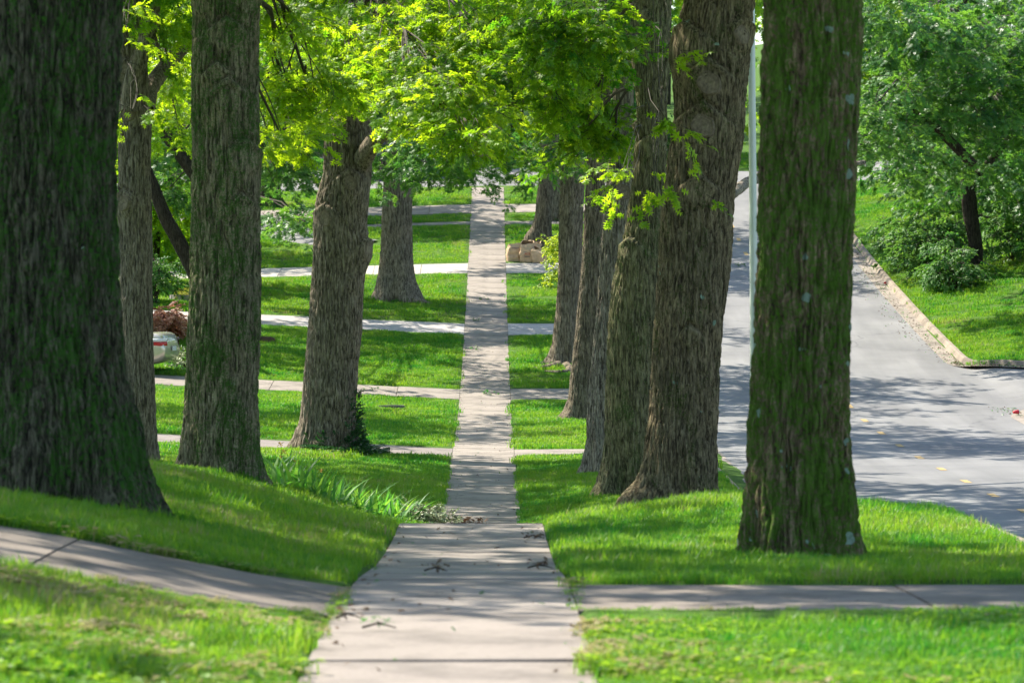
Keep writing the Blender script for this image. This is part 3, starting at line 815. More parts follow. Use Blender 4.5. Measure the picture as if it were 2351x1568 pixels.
C_FAR = spray_proto("far_sprays", M['oak'], 3, 26, .17, .8, twig=False)
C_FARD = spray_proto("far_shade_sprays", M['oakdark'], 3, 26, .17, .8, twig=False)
C_YEL = spray_proto("yellow_sprays", M['yellow_leaf'], 3, 24, .09, .45, 'oval')
C_SHR = spray_proto("shrub_sprays", M['shrub'], 3, 34, .07, .35, 'oval')
C_RED = spray_proto("red_sprays", M['red_leaf'], 3, 60, .05, .22, 'oval', False)
C_PALE = spray_proto("pale_sprays", M['pale_leaf'], 3, 40, .04, .2, 'oval', True, -.4)
C_IVY = spray_proto("ivy_sprays", M['ivy'], 3, 26, .06, .22, 'oval')
C_GOLD = spray_proto("gold_sprays", M['gold_cover'], 2, 40, .03, .15, 'oval', False)

GN = {}
def gn_tree(coll):
    if coll.name in GN: return GN[coll.name]
    ng = bpy.data.node_groups.new("scatter_" + coll.name, 'GeometryNodeTree')
    ng.interface.new_socket("Geometry", in_out='INPUT', socket_type='NodeSocketGeometry')
    ng.interface.new_socket("Geometry", in_out='OUTPUT', socket_type='NodeSocketGeometry')
    n = ng.nodes
    gi = n.new("NodeGroupInput"); go = n.new("NodeGroupOutput")
    ci = n.new("GeometryNodeCollectionInfo"); ci.inputs[0].default_value = coll
    ci.inputs["Separate Children"].default_value = True; ci.inputs["Reset Children"].default_value = True
    ip = n.new("GeometryNodeInstanceOnPoints"); ip.inputs["Pick Instance"].default_value = True
    ar = n.new("GeometryNodeInputNamedAttribute"); ar.data_type = 'FLOAT_VECTOR'; ar.inputs[0].default_value = "rot"
    asc = n.new("GeometryNodeInputNamedAttribute"); asc.data_type = 'FLOAT'; asc.inputs[0].default_value = "scl"
    er = n.new("FunctionNodeEulerToRotation")
    l = ng.links.new
    l(gi.outputs[0], ip.inputs["Points"]); l(ci.outputs[0], ip.inputs["Instance"])
    l(ar.outputs[0], er.inputs[0]); l(er.outputs[0], ip.inputs["Rotation"]); l(asc.outputs[0], ip.inputs["Scale"])
    l(ip.outputs[0], go.inputs[0])
    GN[coll.name] = ng
    return ng
def scatter(name, P, rot, scl, tint, coll, parent=None, org=(0, 0, 0)):
    me = bpy.data.meshes.new(name)
    P = np.asarray(P, dtype=np.float32) - np.asarray(org, dtype=np.float32)
    me.vertices.add(len(P)); me.vertices.foreach_set("co", P.ravel())
    a = me.attributes.new("rot", 'FLOAT_VECTOR', 'POINT'); a.data.foreach_set("vector", np.asarray(rot, dtype=np.float32).ravel())
    a = me.attributes.new("scl", 'FLOAT', 'POINT'); a.data.foreach_set("value", np.asarray(scl, dtype=np.float32))
    a = me.attributes.new("tint", 'FLOAT', 'POINT'); a.data.foreach_set("value", np.asarray(tint, dtype=np.float32))
    o = obj(name, me, parent)
    md = o.modifiers.new("scatter", 'NODES'); md.node_group = gn_tree(coll)
    o["kind"] = "stuff"
    return o
def blob_pts(c, r, n, clump=.45, nc=None):
    """n spray positions in clumps inside an ellipsoid, directions pointing outward and drooping"""
    c = np.asarray(c, float); r = np.asarray(r, float)
    nc = nc or max(3, n // 9)
    d = rng.normal(size=(nc, 3)); d /= np.linalg.norm(d, axis=1)[:, None]
    cc = c + d * (rng.random(nc) ** .45)[:, None] * r
    k = rng.integers(0, nc, n)
    off = rng.normal(size=(n, 3)) * clump * np.array([1, 1, .55])
    P = cc[k] + off
    out = P - c; 
    az = np.arctan2(off[:, 1] + out[:, 1] * .25, off[:, 0] + out[:, 0] * .25) + rng.normal(size=n) * .6
    pit = rng.normal(.25, .4, n)
    rot = np.stack([rng.normal(0, .3, n), pit, az], -1)
    return P, rot, cc
def crown(key, blobs, coll, tint=(.2, .9), scale=(.8, 1.3), name="crown", branches=True, clump=.45):
    """blobs: (centre, radii, n[, tint offset]) in world metres"""
    T = TREES[key]; Ps = []; Rs = []; Ts = []; mb = MB()
    tp = T['pts']
    for b in blobs:
        c, r, n = b[0], b[1], b[2]
        off = b[3] if len(b) > 3 else 0
        P, R, cc = blob_pts(c, r, n, clump)
        Ps.append(P); Rs.append(R)
        tt = tint[0] + (tint[1] - tint[0]) * rng.random(n)
        Ts.append(np.clip(tt + off, 0, 1))
        if branches:
            c = np.array(c)
            zt = min(max(c[2] + .8, tp[3][2] + .5), tp[-1][2])
            at = np.array([np.interp(zt, tp[:, 2], tp[:, 0]), np.interp(zt, tp[:, 2], tp[:, 1]), zt])
            dist = np.linalg.norm(c - at)
            rb = min(.045, .006 * dist + .006) if n > 20 else .007
            t = np.linspace(0, 1, 9)[:, None]
            mid = (at + c) / 2 + np.array([0, 0, .12 * dist])
            main = (1-t)**2 * at + 2*t*(1-t) * mid + t*t * c
            main[1:-1] += rng.normal(size=(7, 3)) * .05
            mb.tube(main, np.linspace(rb, rb * .45, 9), 6)
            for q in cc[:40]:
                i = rng.integers(4, 9); s0 = main[i]
                t2 = np.linspace(0, 1, 6)[:, None]
                m2 = (s0 + q) / 2 + np.array([0, 0, .15]) + rng.normal(size=3) * .1
                tw = (1-t2)**2 * s0 + 2*t2*(1-t2) * m2 + t2*t2 * q
                mb.tube(tw, np.linspace(rb * .35, .005, 6), 4)
    P = np.concatenate(Ps); R = np.concatenate(Rs); TT = np.concatenate(Ts)
    scatter(name, P, R, rng.uniform(scale[0], scale[1], len(P)), TT, coll, T['root'], T['org'])
    if branches and mb.n:
        me = mb.mesh("branches", M['twig'])
        me.transform(Matrix.Translation(-Vector(T['org'])))
        o = obj("branches", me, T['root']); o["kind"] = "stuff"
def B(x, y, Y, rx, ry, n, t=0, rY=None):
    """blob seen at picture point (x, y) at depth Y with picture radii rx, ry"""
    c = unp(x, y, Y); s = Y / F
    return (c[:], (rx * s, rY if rY else max(rx, ry) * s * 1.2, ry * s), n, t)

# high crowns that shade the ground (above the frame)
def high(key, rx=5.0, rz=3.2, zc=9.5, n=900, dx=0, dy=0, coll=None, tint=(.1, .8)):
    T = TREES[key]; o = T['org']
    bl = []
    for k in range(7):
        a = k * 2 * math.pi / 7 + rng.random()
        rr = rx * .6 if k else 0
        bl.append(((o[0] + dx + rr * math.cos(a), o[1] + dy + rr * math.sin(a), o[2] + zc + rng.uniform(-1, 1) * rz * .4), (rx * .48, rx * .48, rz * .6), n // 7))
    crown(key, bl, coll or C_FAR, tint, (1.0, 1.7), name="upper_crown", clump=.35)
for k, dx in (('L2', -.5), ('L3', 0), ('Lb', 0), ('R1', .5), ('R2', 0), ('R3', 0), ('R4', .3), ('R5', 0)):
    T = TREES[k]
    high(k, 5.4, 3.2, 10.0 if k in ('L2', 'R1', 'R2') else 11.0, 1150 if k in ('L2', 'R1', 'R2') else 750, dx)
high('L1', 4.6, 2.8, 9.5, 620, -.8, 1.5)
for k, dx in (('L4', -3.0), ('R6', -2.5), ('R7', -2), ('R8', 0), ('FL', 0)):
    high(k, 5.5, 3.5, 10.5, 1000, dx)

# yard trees left of the picture whose crowns throw the dappled shade
for q, (X, Y, h, lab) in enumerate([(-10.5, 33, 13, "tall oak in the yard left of the nearest dark trunk"), (-10, 38, 14, "tall oak in the yard left of the straight trunk"), (-11.5, 54, 14, "tall oak in the left yard level with the light pole"),
                         (-13.5, 72, 14, "tall oak in the left yard level with the ivy-clad oak"), (-15, 90, 14, "tall oak in the left yard before the sedan's drive"), (-17, 110, 14, "tall oak in the left yard behind the sedan")]):
    s_ = 1131 + X * F / Y
    oak('Y%d' % q, [(400, s_ - .35 * F / Y, s_ + .35 * F / Y), (560 + (CAMZ - float(g(X, Y))) * F / Y, s_ - .5 * F / Y, s_ + .5 * F / Y)], Y, M['bark_plain'], lab, 30 + q, 60, h)
    high('Y%d' % q, 5.2, 3.0, 10.3, 1000 if q < 3 else 550, 0 if q < 3 else 4.5)

X, Y = -9.8, 21.5; s_ = 1131 + X * F / Y  # unseen oak added so that its crown shades the near left lawn
oak('Y9', [(400, s_ - .25 * F / Y, s_ + .25 * F / Y), (560 + (CAMZ - float(g(X, Y))) * F / Y, s_ - .35 * F / Y, s_ + .35 * F / Y)], Y, M['bark_plain'], "unseen younger oak added in the left yard to shade the nearest lawn", 41, 60, 12)
high('Y9', 2.6, 2.2, 9.6, 230)

# hanging foliage that the picture shows
crown('L2', [B(640, 30, 50, 60, 70, 60), B(640, 300, 49, 45, 45, 34, .2), B(700, 170, 52, 80, 80, 80), B(650, 180, 52, 50, 90, 50, .1)], C_OAK, (.5, 1), (.65, .9), name="crown", clump=.22)
crown('L3', [B(870, 60, 62, 140, 70, 170), B(800, 120, 60, 80, 40, 80, .1), B(950, 150, 58, 110, 75, 160), B(1010, 240, 56, 110, 60, 130, .1), B(1080, 300, 55, 45, 25, 40, 0),
             B(960, 215, 60, 60, 30, 50, .1), B(735, 255, 62, 16, 24, 16, .15), B(1100, 90, 60, 120, 90, 150, .05)], C_OAK, (.25, .95), (.65, 1.0), clump=.24)
crown('R3', [B(1300, 60, 56, 150, 80, 190, -.1), B(1350, 150, 66, 55, 60, 120, -.05), B(1240, 180, 58, 110, 70, 130, 0), B(1335, 250, 66, 60, 50, 120, 0), B(1390, 315, 66, 25, 30, 34, .1), B(1330, 330, 66, 35, 25, 30, -.05),
             B(1250, 370, 80, 35, 30, 20, -.1), B(1385, 50, 66, 50, 60, 90, .05), B(1520, 250, 45, 8, 35, 4, .3), B(1500, 400, 45, 8, 25, 4, .3), B(1440, 392, 52, 22, 12, 8, .35), B(1535, 110, 46, 14, 10, 4, .4)], C_OAK, (.15, .85), (.65, 1.0), clump=.22)
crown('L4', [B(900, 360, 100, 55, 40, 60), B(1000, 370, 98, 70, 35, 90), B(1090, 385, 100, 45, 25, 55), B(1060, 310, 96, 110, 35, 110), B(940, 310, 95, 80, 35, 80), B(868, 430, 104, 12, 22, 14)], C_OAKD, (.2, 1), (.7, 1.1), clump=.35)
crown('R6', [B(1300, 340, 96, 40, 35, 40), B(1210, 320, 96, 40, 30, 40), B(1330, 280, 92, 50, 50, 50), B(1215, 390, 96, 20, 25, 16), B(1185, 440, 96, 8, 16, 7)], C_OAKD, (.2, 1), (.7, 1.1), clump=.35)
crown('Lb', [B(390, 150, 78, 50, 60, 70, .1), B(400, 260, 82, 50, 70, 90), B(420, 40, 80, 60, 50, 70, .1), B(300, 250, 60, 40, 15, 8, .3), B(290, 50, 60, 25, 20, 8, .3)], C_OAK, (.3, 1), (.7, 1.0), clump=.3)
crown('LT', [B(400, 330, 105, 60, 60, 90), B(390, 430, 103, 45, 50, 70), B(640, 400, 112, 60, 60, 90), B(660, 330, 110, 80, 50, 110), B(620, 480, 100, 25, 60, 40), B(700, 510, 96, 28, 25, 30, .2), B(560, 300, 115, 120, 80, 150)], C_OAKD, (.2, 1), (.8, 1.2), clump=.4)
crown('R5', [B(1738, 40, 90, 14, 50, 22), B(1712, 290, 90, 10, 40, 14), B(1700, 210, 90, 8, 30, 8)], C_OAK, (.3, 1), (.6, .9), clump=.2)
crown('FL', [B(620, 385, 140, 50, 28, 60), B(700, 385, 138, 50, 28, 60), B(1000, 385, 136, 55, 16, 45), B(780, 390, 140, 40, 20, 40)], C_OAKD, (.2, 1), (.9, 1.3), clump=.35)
# right-hand trees over the bank
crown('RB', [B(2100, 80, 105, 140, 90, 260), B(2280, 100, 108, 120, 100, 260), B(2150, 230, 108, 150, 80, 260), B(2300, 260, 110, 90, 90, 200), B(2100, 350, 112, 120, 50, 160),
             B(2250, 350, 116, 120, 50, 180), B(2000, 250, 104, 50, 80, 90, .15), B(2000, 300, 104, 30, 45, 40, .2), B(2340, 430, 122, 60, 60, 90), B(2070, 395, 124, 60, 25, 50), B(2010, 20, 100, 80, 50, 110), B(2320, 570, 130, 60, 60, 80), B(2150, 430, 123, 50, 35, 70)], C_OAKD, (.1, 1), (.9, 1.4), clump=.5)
limb('RB', [(2235, 380), (2160, 305), (2100, 258), (2040, 230)], 108, [24, 20, 14, 8], 9)
limb('RB', [(2245, 400), (2300, 340), (2330, 300), (2390, 290)], 112, [20, 14, 11, 8], 10)

# ---------------------------------------------------------------- background trees
def bg_tree(X, Y, h, r, label, dark=False, n=700, tint=(.2, 1), rt=.3, base=2.0, name="shade_tree", branches=True):
    gz = float(g(X, Y)); key = "%s_%.1f_%.1f" % (name, X, Y)
    root = empty(name, (X, Y, gz), label, "tree", "trees beyond the lawns")
    sp = [(X, Y, gz - .4), (X + .1, Y, gz + .6), (X + .2, Y, gz + h * .4), (X - .1, Y, gz + h * .9)]
    rd = [rt * 1.4, rt, rt * .75, rt * .2]
    V, Q = bark_tube(sp, rd, 32, 40, .02, int(X * 3) % 50)
    org = np.array([X, Y, gz])
    obj("trunk", mesh_np("trunk", V - org, Q, M['bark_dark'], True), root)
    TREES[key] = dict(root=root, org=org, Y=Y, pts=np.array(sp), rad=np.array(rd), mat=M['bark_dark'], gz=gz)
    bl = []
    m = 12
    for k in range(m):
        a = rng.random() * 6.28; q = rng.random() ** .5 * r * .7
        zz = gz + base + (h - base) * (k + .5) / m
        sq = 1 - .5 * abs((k + .5) / m - .35)
        bl.append(((X + q * math.cos(a) * sq, Y + q * math.sin(a) * sq, zz), (r * .45, r * .45, (h - base) / m * 1.3), n // m, rng.uniform(-.15, .15)))
    crown(key, bl, C_FARD if dark else C_FAR, tint, (1.3, 2.1), clump=.6, branches=branches)
bgs = [(-26, 175, 15, 6, 0), (-19, 168, 14, 6, 1), (-12, 172, 15, 6, 0), (-5.5, 166, 13, 5, 1), (1, 178, 14, 5.5, 0), (3.6, 168, 13, 3.2, 1), (14.5, 168, 14, 4, 0), (21, 166, 14, 6, 1), (28, 170, 15, 6, 0), (8.5, 196, 16, 6, 1), (-20, 196, 17, 7, 0), (20, 195, 16, 7, 1), (-9, 200, 17, 7, 1)]
BGL = ["tree beyond the cross street, " + q for q in ("leftmost, bright green", "second from the left, dark", "third from the left, bright", "dark, just left of the sidewalk line", "bright, straight beyond the sidewalk", "slim dark, just right of the sidewalk line", "bright, right of the street top", "dark, second right of the street", "bright, farthest right", "dark, closing the top of the street", "tall, farthest back at left", "tall bright, farthest back at right", "tall dark, farthest back left of the sidewalk")]
lbs = ["leafy tree closing the view beyond the cross street, its crown above the far end of the sidewalk"]
for X, Y, h, r, d in bgs:
    bg_tree(X, Y, h, r, BGL.pop(0), bool(d), 800)
bg_tree(-14, 135, 11, 4.5, "broad bright tree behind the leaning dark limbs on the far left lawn", False, 900, base=.8)
bg_tree(-10.5, 121, 7, 2.3, "fine-leaved light green tree above the stone planter at left", False, 420, base=1.2, rt=.12, name="small_tree")
bg_tree(17.5, 137, 12, 5, "dark tree higher up the right bank", True, 900, base=1)
bg_tree(19, 118, 11, 4.2, "dark green tree at the right picture edge behind the side street", True, 800, base=.6)

# shrubs
def shrub(X, Y, r, h, n, coll, label, tint=(.2, 1), scale=(.8, 1.2), name="shrub", group=None, clump=.2, zoff=0, stems=True):
    gz = float(g(X, Y)) + zoff
    root = empty(name, (X, Y, gz), label, "shrub", group)
    bl = [];
    P, R, cc = blob_pts((X, Y, gz + h * .52), (r, r, h * .42), n, clump)
    P[:, 2] = np.maximum(P[:, 2], gz + .06)
    scatter("foliage", P, R, rng.uniform(*scale, n), rng.uniform(*tint, n), coll, root, (X, Y, gz))
    if stems:
        mb = MB()
        for q in cc[:25]:
            t = np.linspace(0, 1, 5)[:, None]; a = np.array([X + rng.normal() * .08, Y + rng.normal() * .08, gz - .1])
            m_ = (a + q) / 2 + np.array([0, 0, .1])
            mb.tube((1-t)**2*a + 2*t*(1-t)*m_ + t*t*q, np.linspace(.016, .005, 5), 4)
        me = mb.mesh("stems", M['twig']); me.transform(Matrix.Translation(Vector((-X, -Y, -gz))))
        obj("stems", me, root)["kind"] = "stuff"
    return root
def sx(x, Y): return wx(x, Y)
shrub(sx(2100, 126), 126, 1.1, 1.9, 240, C_SHR, "large rounded green bush at the kerb side edge of the right bank thicket", (.1, .9), (1.3, 2), clump=.35)
shrub(sx(2158, 122), 122, 1.05, 2.2, 260, C_SHR, "bright speckled green bush in the middle of the right bank thicket", (.2, 1), (1.3, 2), clump=.35)
shrub(sx(2190, 119), 119, .9, 1.6, 200, C_SHR, "low green bush directly beside the dark trunk on the right bank", (.1, .8), (1.2, 1.8), clump=.3)
shrub(sx(2330, 124), 124, 1.2, 2.4, 240, C_SHR, "green bush right of the dark trunk at the picture edge", (.1, .8), (1.3, 2), clump=.35)
shrub(sx(345, 104), 104, .75, 1.0, 420, C_RED, "red barberry bush above the silver sedan", (.2, 1), (1.2, 1.9), clump=.15, stems=False)
shrub(sx(396, 105), 105, .22, .5, 60, C_RED, "small dark bronze bush at the right end of the red one", (0, .3), (.8, 1.2), clump=.08)
shrub(sx(352, 113.5), 113.5, .75, 1.9, 240, C_SHR, "upright dark green shrub with bronze tips left of the stone planter", (0, .7), (1, 1.5), clump=.2)
shrub(sx(424, 97.8), 97.8, .16, .6, 40, C_PALE, "small pale variegated bush right of the sedan bumper", (.2, 1), (1.2, 2), clump=.12)
shrub(sx(990, 55.5), 55.5, .26, .36, 90, C_PALE, "white-leaved low plant spilling onto the sidewalk at the end of the iris bed", (.3, 1), (.7, 1.1), clump=.07)
shrub(sx(965, 56.5), 56.5, .2, .3, 60, C_PALE, "pale green low plant between the irises and the white-leaved plant", (.1, .7), (.7, 1.1), clump=.07)
# yellow-green young branches by the bags
shrub(sx(1296, 121), 121, .28, 1.9, 150, C_YEL, "bright yellow-green young tree leaning out from the trunk beside the paper bags", (.4, 1), (.8, 1.2), name="sapling", clump=.2, zoff=.15)

# ---------------------------------------------------------------- ivy on the grey oak
Tn = TREES['L3']
P = []; R = []
for k in range(330):
    h = rng.random() ** 2.2 * 1.1; th = rng.uniform(-2.6, .35) if rng.random() < .35 else rng.uniform(-1.0, .5)
    z = Tn['gz'] + h
    cx = np.interp(z, Tn['pts'][:, 2], Tn['pts'][:, 0]); rr = np.interp(z, Tn['pts'][:, 2], Tn['rad']) * 1.03
    if th < -1.0 and h > .35: continue
    P.append((cx + rr * math.cos(th), Tn['Y'] + rr * math.sin(th), z)); R.append((rng.normal() * .5, -1.2 + rng.normal() * .4, th + rng.normal() * .5))
scatter("ivy", P, R, rng.uniform(.35, .7, len(P)), rng.uniform(0, 1, len(P)), C_IVY)
tag(bpy.data.objects["ivy"], "dark ivy climbing the foot of the large grey oak", "ivy", kind="stuff")
P = []; R = []
for k in range(200):
    a = rng.uniform(0, 6.28); q = rng.random() ** .5
    X = Tn['org'][0] + .35 + .7 * q * math.cos(a); Y = Tn['Y'] - .5 + .8 * q * math.sin(a)
    P.append((X, Y, float(g(X, Y)) + rng.random() * .12)); R.append((0, -.5, a))
o = scatter("ground_ivy", P, R, rng.uniform(.6, 1.1, len(P)), rng.uniform(.2, 1, len(P)), C_IVY)
tag(o, "patch of ivy and weeds on the grass at the grey oak's foot", "ground cover", kind="stuff")

# ---------------------------------------------------------------- grass
def tuft_proto(cname, mat, nb, rad, h0, h1, w, var=5, clover=0):
    c = new_proto_col(cname)
    for vi in range(var):
        r = np.random.default_rng(vi + 40)
        V = []; T = []; tint = []
        for k in range(nb):
            a = r.random() * 6.283; q = math.sqrt(r.random()) * rad
            x, y = q * math.cos(a), q * math.sin(a); h = r.uniform(h0, h1)
            d = r.random() * 6.283; ln = r.uniform(.1, .75) * h; ww = w * r.uniform(.7, 1.3)
            px, py = -math.sin(d) * ww / 2, math.cos(d) * ww / 2
            i = len(V)
            V += [(x - px, y - py, -.02), (x + px, y + py, -.02), (x + px * .8 + math.cos(d) * ln * .35, y + py * .8 + math.sin(d) * ln * .35, h * .6),
                  (x - px * .8 + math.cos(d) * ln * .35, y - py * .8 + math.sin(d) * ln * .35, h * .6), (x + math.cos(d) * ln, y + math.sin(d) * ln, h)]
            T += [(i, i + 1, i + 2), (i, i + 2, i + 3), (i + 3, i + 2, i + 4)]; tint += [r.random()] * 3
        for k in range(clover):
            a = r.random() * 6.283; q = math.sqrt(r.random()) * rad; x, y = q * math.cos(a), q * math.sin(a); z = r.uniform(h0, h1) * .9
            i = len(V); n = 6; s = r.uniform(.012, .022)
            V += [(x, y, z)] + [(x + s * math.cos(j * 1.047), y + s * math.sin(j * 1.047), z + r.uniform(-.006, .006)) for j in range(6)]
            T += [(i, i + 1 + j, i + 1 + (j + 1) % 6) for j in range(6)]; tint += [1.0] * 6
        me = mesh_np(cname, np.array(V), np.array(T), mat); add_ltint(me, tint)
        o = bpy.data.objects.new(cname + "_tuft", me); c.objects.link(o)
    return c
C_G = tuft_proto("lawn_blades", M['grass'], 46, .11, .03, .075, .0055, clover=0)
C_G2 = tuft_proto("long_blades", M['grass'], 34, .09, .06, .12, .006)
C_GF = tuft_proto("far_blades", M['grass'], 60, .28, .035, .08, .011)
C_CL = tuft_proto("clover_blades", M['grass'], 16, .09, .03, .06, .005, clover=14)
def grass(name, y0, y1, n, coll, label, scale=(.8, 1.25), left=None, pad=-.02, cond=None, dtint=0, zs=1):
    u = rng.random(n * 3)
    Y = np.sqrt(y0**2 + u * (y1**2 - y0**2)) if y0 > 0 else y0 + u * (y1 - y0)
    W0 = -(1131 + 60) / F * Y - 1.8; W1 = (2351 - 1131 + 60) / F * Y + 1.8
    X = W0 + rng.random(n * 3) * (W1 - W0)
    ok = ~paved(X, Y, pad) & ~((X > RX1 - .1) & (X < RX1 + .17) & ~in_road(X, Y, .15) & False)
    ok &= ~((X > 4.0) & (X < RX1 + .17) & (Y < 150))
    ok &= ~in_road(X, Y, .2)
    if cond is not None: ok &= cond(X, Y)
    ok &= (vnoise(X * 1.7, Y * .9, 33) + .35 * rng.random(n * 3)) < 1.12
    X = X[ok][:n]; Y = Y[ok][:n]
    m = len(X)
    Z = g(X, Y)
    front = paved(X, Y + .45, 0) | paved(X, Y + .8, 0)
    pn = vnoise(X * .9, Y * .45, 7) * .6 + vnoise(X * 3, Y * 2, 9) * .4
    tint = np.clip(.1 + pn * .85 + rng.normal(0, .12, m) + dtint, 0, 1)
    sc = rng.uniform(*scale, m) * (.6 + .75 * vnoise(X * 1.3, Y * 1.1, 12)) * np.where(front, .62, 1.0)
    rot = np.stack([rng.normal(0, .08, m), rng.normal(0, .08, m), rng.random(m) * 6.28], -1)
    o = scatter(name, np.stack([X, Y, Z], -1), rot, sc, tint, coll)
    tag(o, label, "grass", kind="stuff")
grass("lawn_grass", 12.5, 36, 34000, C_G, "short green lawn grass on the near slopes", pad=.10, scale=(.6, 1.0))
grass("long_grass", 12.5, 36, 6000, C_G2, "longer grass blades standing among the near lawn", dtint=.05, pad=.08, scale=(.6, 1.0))
def edge_cond(X, Y):
    return paved(X, Y, .16)
grass("edge_grass", 13.5, 60, 3500, C_G2, "long grass fringing the paving edges", cond=edge_cond, scale=(.35, .7), pad=.03)
grass("clover_patch", 13.5, 22, 2600, C_CL, "clover and yellow weeds in the nearest lawn", dtint=.15, cond=lambda X, Y: vnoise(X * 1.2, Y * 1.2, 21) > .45)
grass("mid_grass", 36, 72, 35000, C_G, "green lawn grass around the iris bed and middle oaks", scale=(1, 1.5), pad=.06)
grass("far_grass", 70, 110, 24000, C_GF, "mown grass on the lawns between the drives", scale=(.8, 1.2), pad=.19)
grass("distant_grass", 108, 165, 22000, C_GF, "mown grass on the climbing far lawns", scale=(.9, 1.3), pad=.22)
grass("verge_grass", 70, 150, 9000, C_G, "fine grass along the far paving edges", scale=(1, 1.4), cond=lambda X, Y: paved(X, Y, .3), pad=.06)

# ---------------------------------------------------------------- iris bed
M['iris'] = leaf_mat("iris_leaf", (.07, .20, .05), (.24, .40, .07), (.15, .45, .04), (.6, .85, .08), .45, .5, .2)
M['hosta'] = leaf_mat("broad_leaf", (.05, .15, .03), (.20, .36, .06), (.1, .36, .03), (.5, .75, .06), .45, .5, .2)
M['iris_flower'] = simple("orange_petal", (.75, .42, .06), .6, .2, 10)
def blade_mesh(h, w, bend, name, mat, tint):
    V = []; 
    for k, t in enumerate(np.linspace(0, 1, 7)):
        ww = w * (1 - t ** 2.2) * (.75 + .6 * t * (1 - t) * 2) / 2
        x = bend * t * t * h; z = h * (t - .18 * abs(bend) * t * t)
        V += [(x, -ww, z), (x, ww, z)]
    Qd = [(2*i, 2*i+1, 2*i+3, 2*i+2) for i in range(6)]
    me = mesh_np(name, np.array(V), np.array(Qd), mat, True); add_ltint(me, [tint] * 6)
    a = None
    return me
iris_meshes = [blade_mesh(random.uniform(.5, .85), random.uniform(.04, .065), random.uniform(.05, .7), "leaf", M['iris'], random.random() * 1.2 + .3) for _ in range(8)]
hosta_meshes = [blade_mesh(random.uniform(.24, .36), random.uniform(.08, .12), random.uniform(.5, 1.3), "leaf", M['hosta'], random.random() * 1.2 + .3) for _ in range(6)]
def petal_mesh():
    mb = MB()
    for k in range(6):
        a = k * math.pi / 3; up = 1 if k % 2 else -.4
        c, s = math.cos(a), math.sin(a)
        mb.add([(0, 0, 0), (.022*c - .012*s, .022*s + .012*c, .02*up + .008), (.05*c, .05*s, .035*up), (.022*c + .012*s, .022*s - .012*c, .02*up + .008)], [(0, 1, 2, 3)])
    return mb.mesh("flower", M['iris_flower'])
fl = petal_mesh()
st = MB(); st.tube([(0, 0, 0), (.01, 0, .25), (.03, 0, .48)], [.006, .005, .003], 5); stem_me = st.mesh("stem", M['iris'])
add_ltint(stem_me, [.6] * len(stem_me.polygons))
bed = []
for k in range(19):
    f = k / 18
    x = 632 + f * (945 - 632); Y = 46.5 + f * 9.5 + random.uniform(-.5, .5)
    bed.append((x + random.uniform(-6, 6), Y, k))
ORD = "first second third fourth fifth sixth seventh eighth ninth tenth eleventh twelfth thirteenth fourteenth fifteenth sixteenth seventeenth eighteenth nineteenth".split()
ordn = ["first", "second", "third", "fourth", "fifth", "sixth", "seventh", "eighth", "ninth"]
for x, Y, k in bed:
    X = wx(x, Y); z = float(g(X, Y))
    flower = k in (1, 3, 6)
    r = empty("iris_plant", (X, Y, z), ORD[k] + " iris clump in the bed, counting from the straight oak toward the sidewalk", "plant", "irises in the flower bed", random.random() * 6)
    if flower:
        r["label"] = {1: "tallest iris with orange-yellow flowers at the left end of the bed", 3: "iris with a small orange bloom, second flowering one from the left of the bed", 6: "iris with one orange bud near the middle of the bed"}[k]
    for q in range(13 if f < .75 else 10):
        a = random.random() * 6.28
        o = obj("leaf", random.choice(iris_meshes), r, (random.uniform(-.16, .16), random.uniform(-.16, .16), -.02)); o.rotation_euler = (0, random.uniform(0, .25), a); o.scale = (1, 1, random.uniform(.75, 1.1) * (1.3 if flower else 1.15) * (1 - .25 * f))
    for q in range(6):
        o = obj("leaf", random.choice(hosta_meshes), r, (random.uniform(-.16, .16), random.uniform(-.16, .1), -.01)); o.rotation_euler = (0, random.uniform(.2, .8), random.random() * 6.28)
    if flower:
        s_ = obj("stem", stem_me, r, (.0, 0, 0)); s_.scale = (1, 1, 1.2 if k == 1 else .85)
        for zz, xx in ((.56, .035), (.47, -.01), (.40, .03))[: (3 if k == 1 else 1)]:
            o = obj("flower", fl, r, (xx, 0, zz * (1 if k == 1 else .75)))

# ---------------------------------------------------------------- litter
def litter(name, pts, label, mat_cols=(), size=(.04, .09), green=.3, cat="leaves"):
    mb = MB(); V0, T0 = leaf_geo(1.0, 'oak'); tint = []
    for (X, Y, z) in pts:
        s = random.uniform(*size); R = rotm(random.uniform(-.7, .7), random.uniform(-.7, .7), random.random() * 6.28)
        mb.add(V0 * s @ R.T + np.array([X, Y, z + .012 + random.random() * .02]), None, T0); tint += [random.random() + .22] * len(T0)
    me = mb.mesh(name, [M['dead_leaf'], M['oakdark']])
    nf = len(T0); idx = np.repeat([1 if random.random() < green else 0 for _ in pts], nf).astype(np.int32)
    me.polygons.foreach_set("material_index", idx); add_ltint(me, tint)
    o = obj(name, me); tag(o, label, cat, kind="stuff"); return o
pts = []
for k in range(900):
    Y = random.uniform(103, 138); X = RX1 - .08 - abs(random.gauss(0, .22)) - (0.7 * random.random() ** 3 if 108 < Y < 128 else 0)
    pts.append((X, Y, float(g(X, Y)) - .02))
for k in range(500):
    a = random.uniform(0, math.pi / 2); rr = R_ + abs(random.gauss(0, .16)) + .05
    X, Y = RX1 + R_ - rr * math.cos(a), ST1 + R_ - rr * math.sin(a); pts.append((X, Y, float(g(X, Y)) - .02))
litter("leaf_litter", pts, "brown and green fallen leaves gathered in the gutter under the right kerb", green=.35)
pts = []
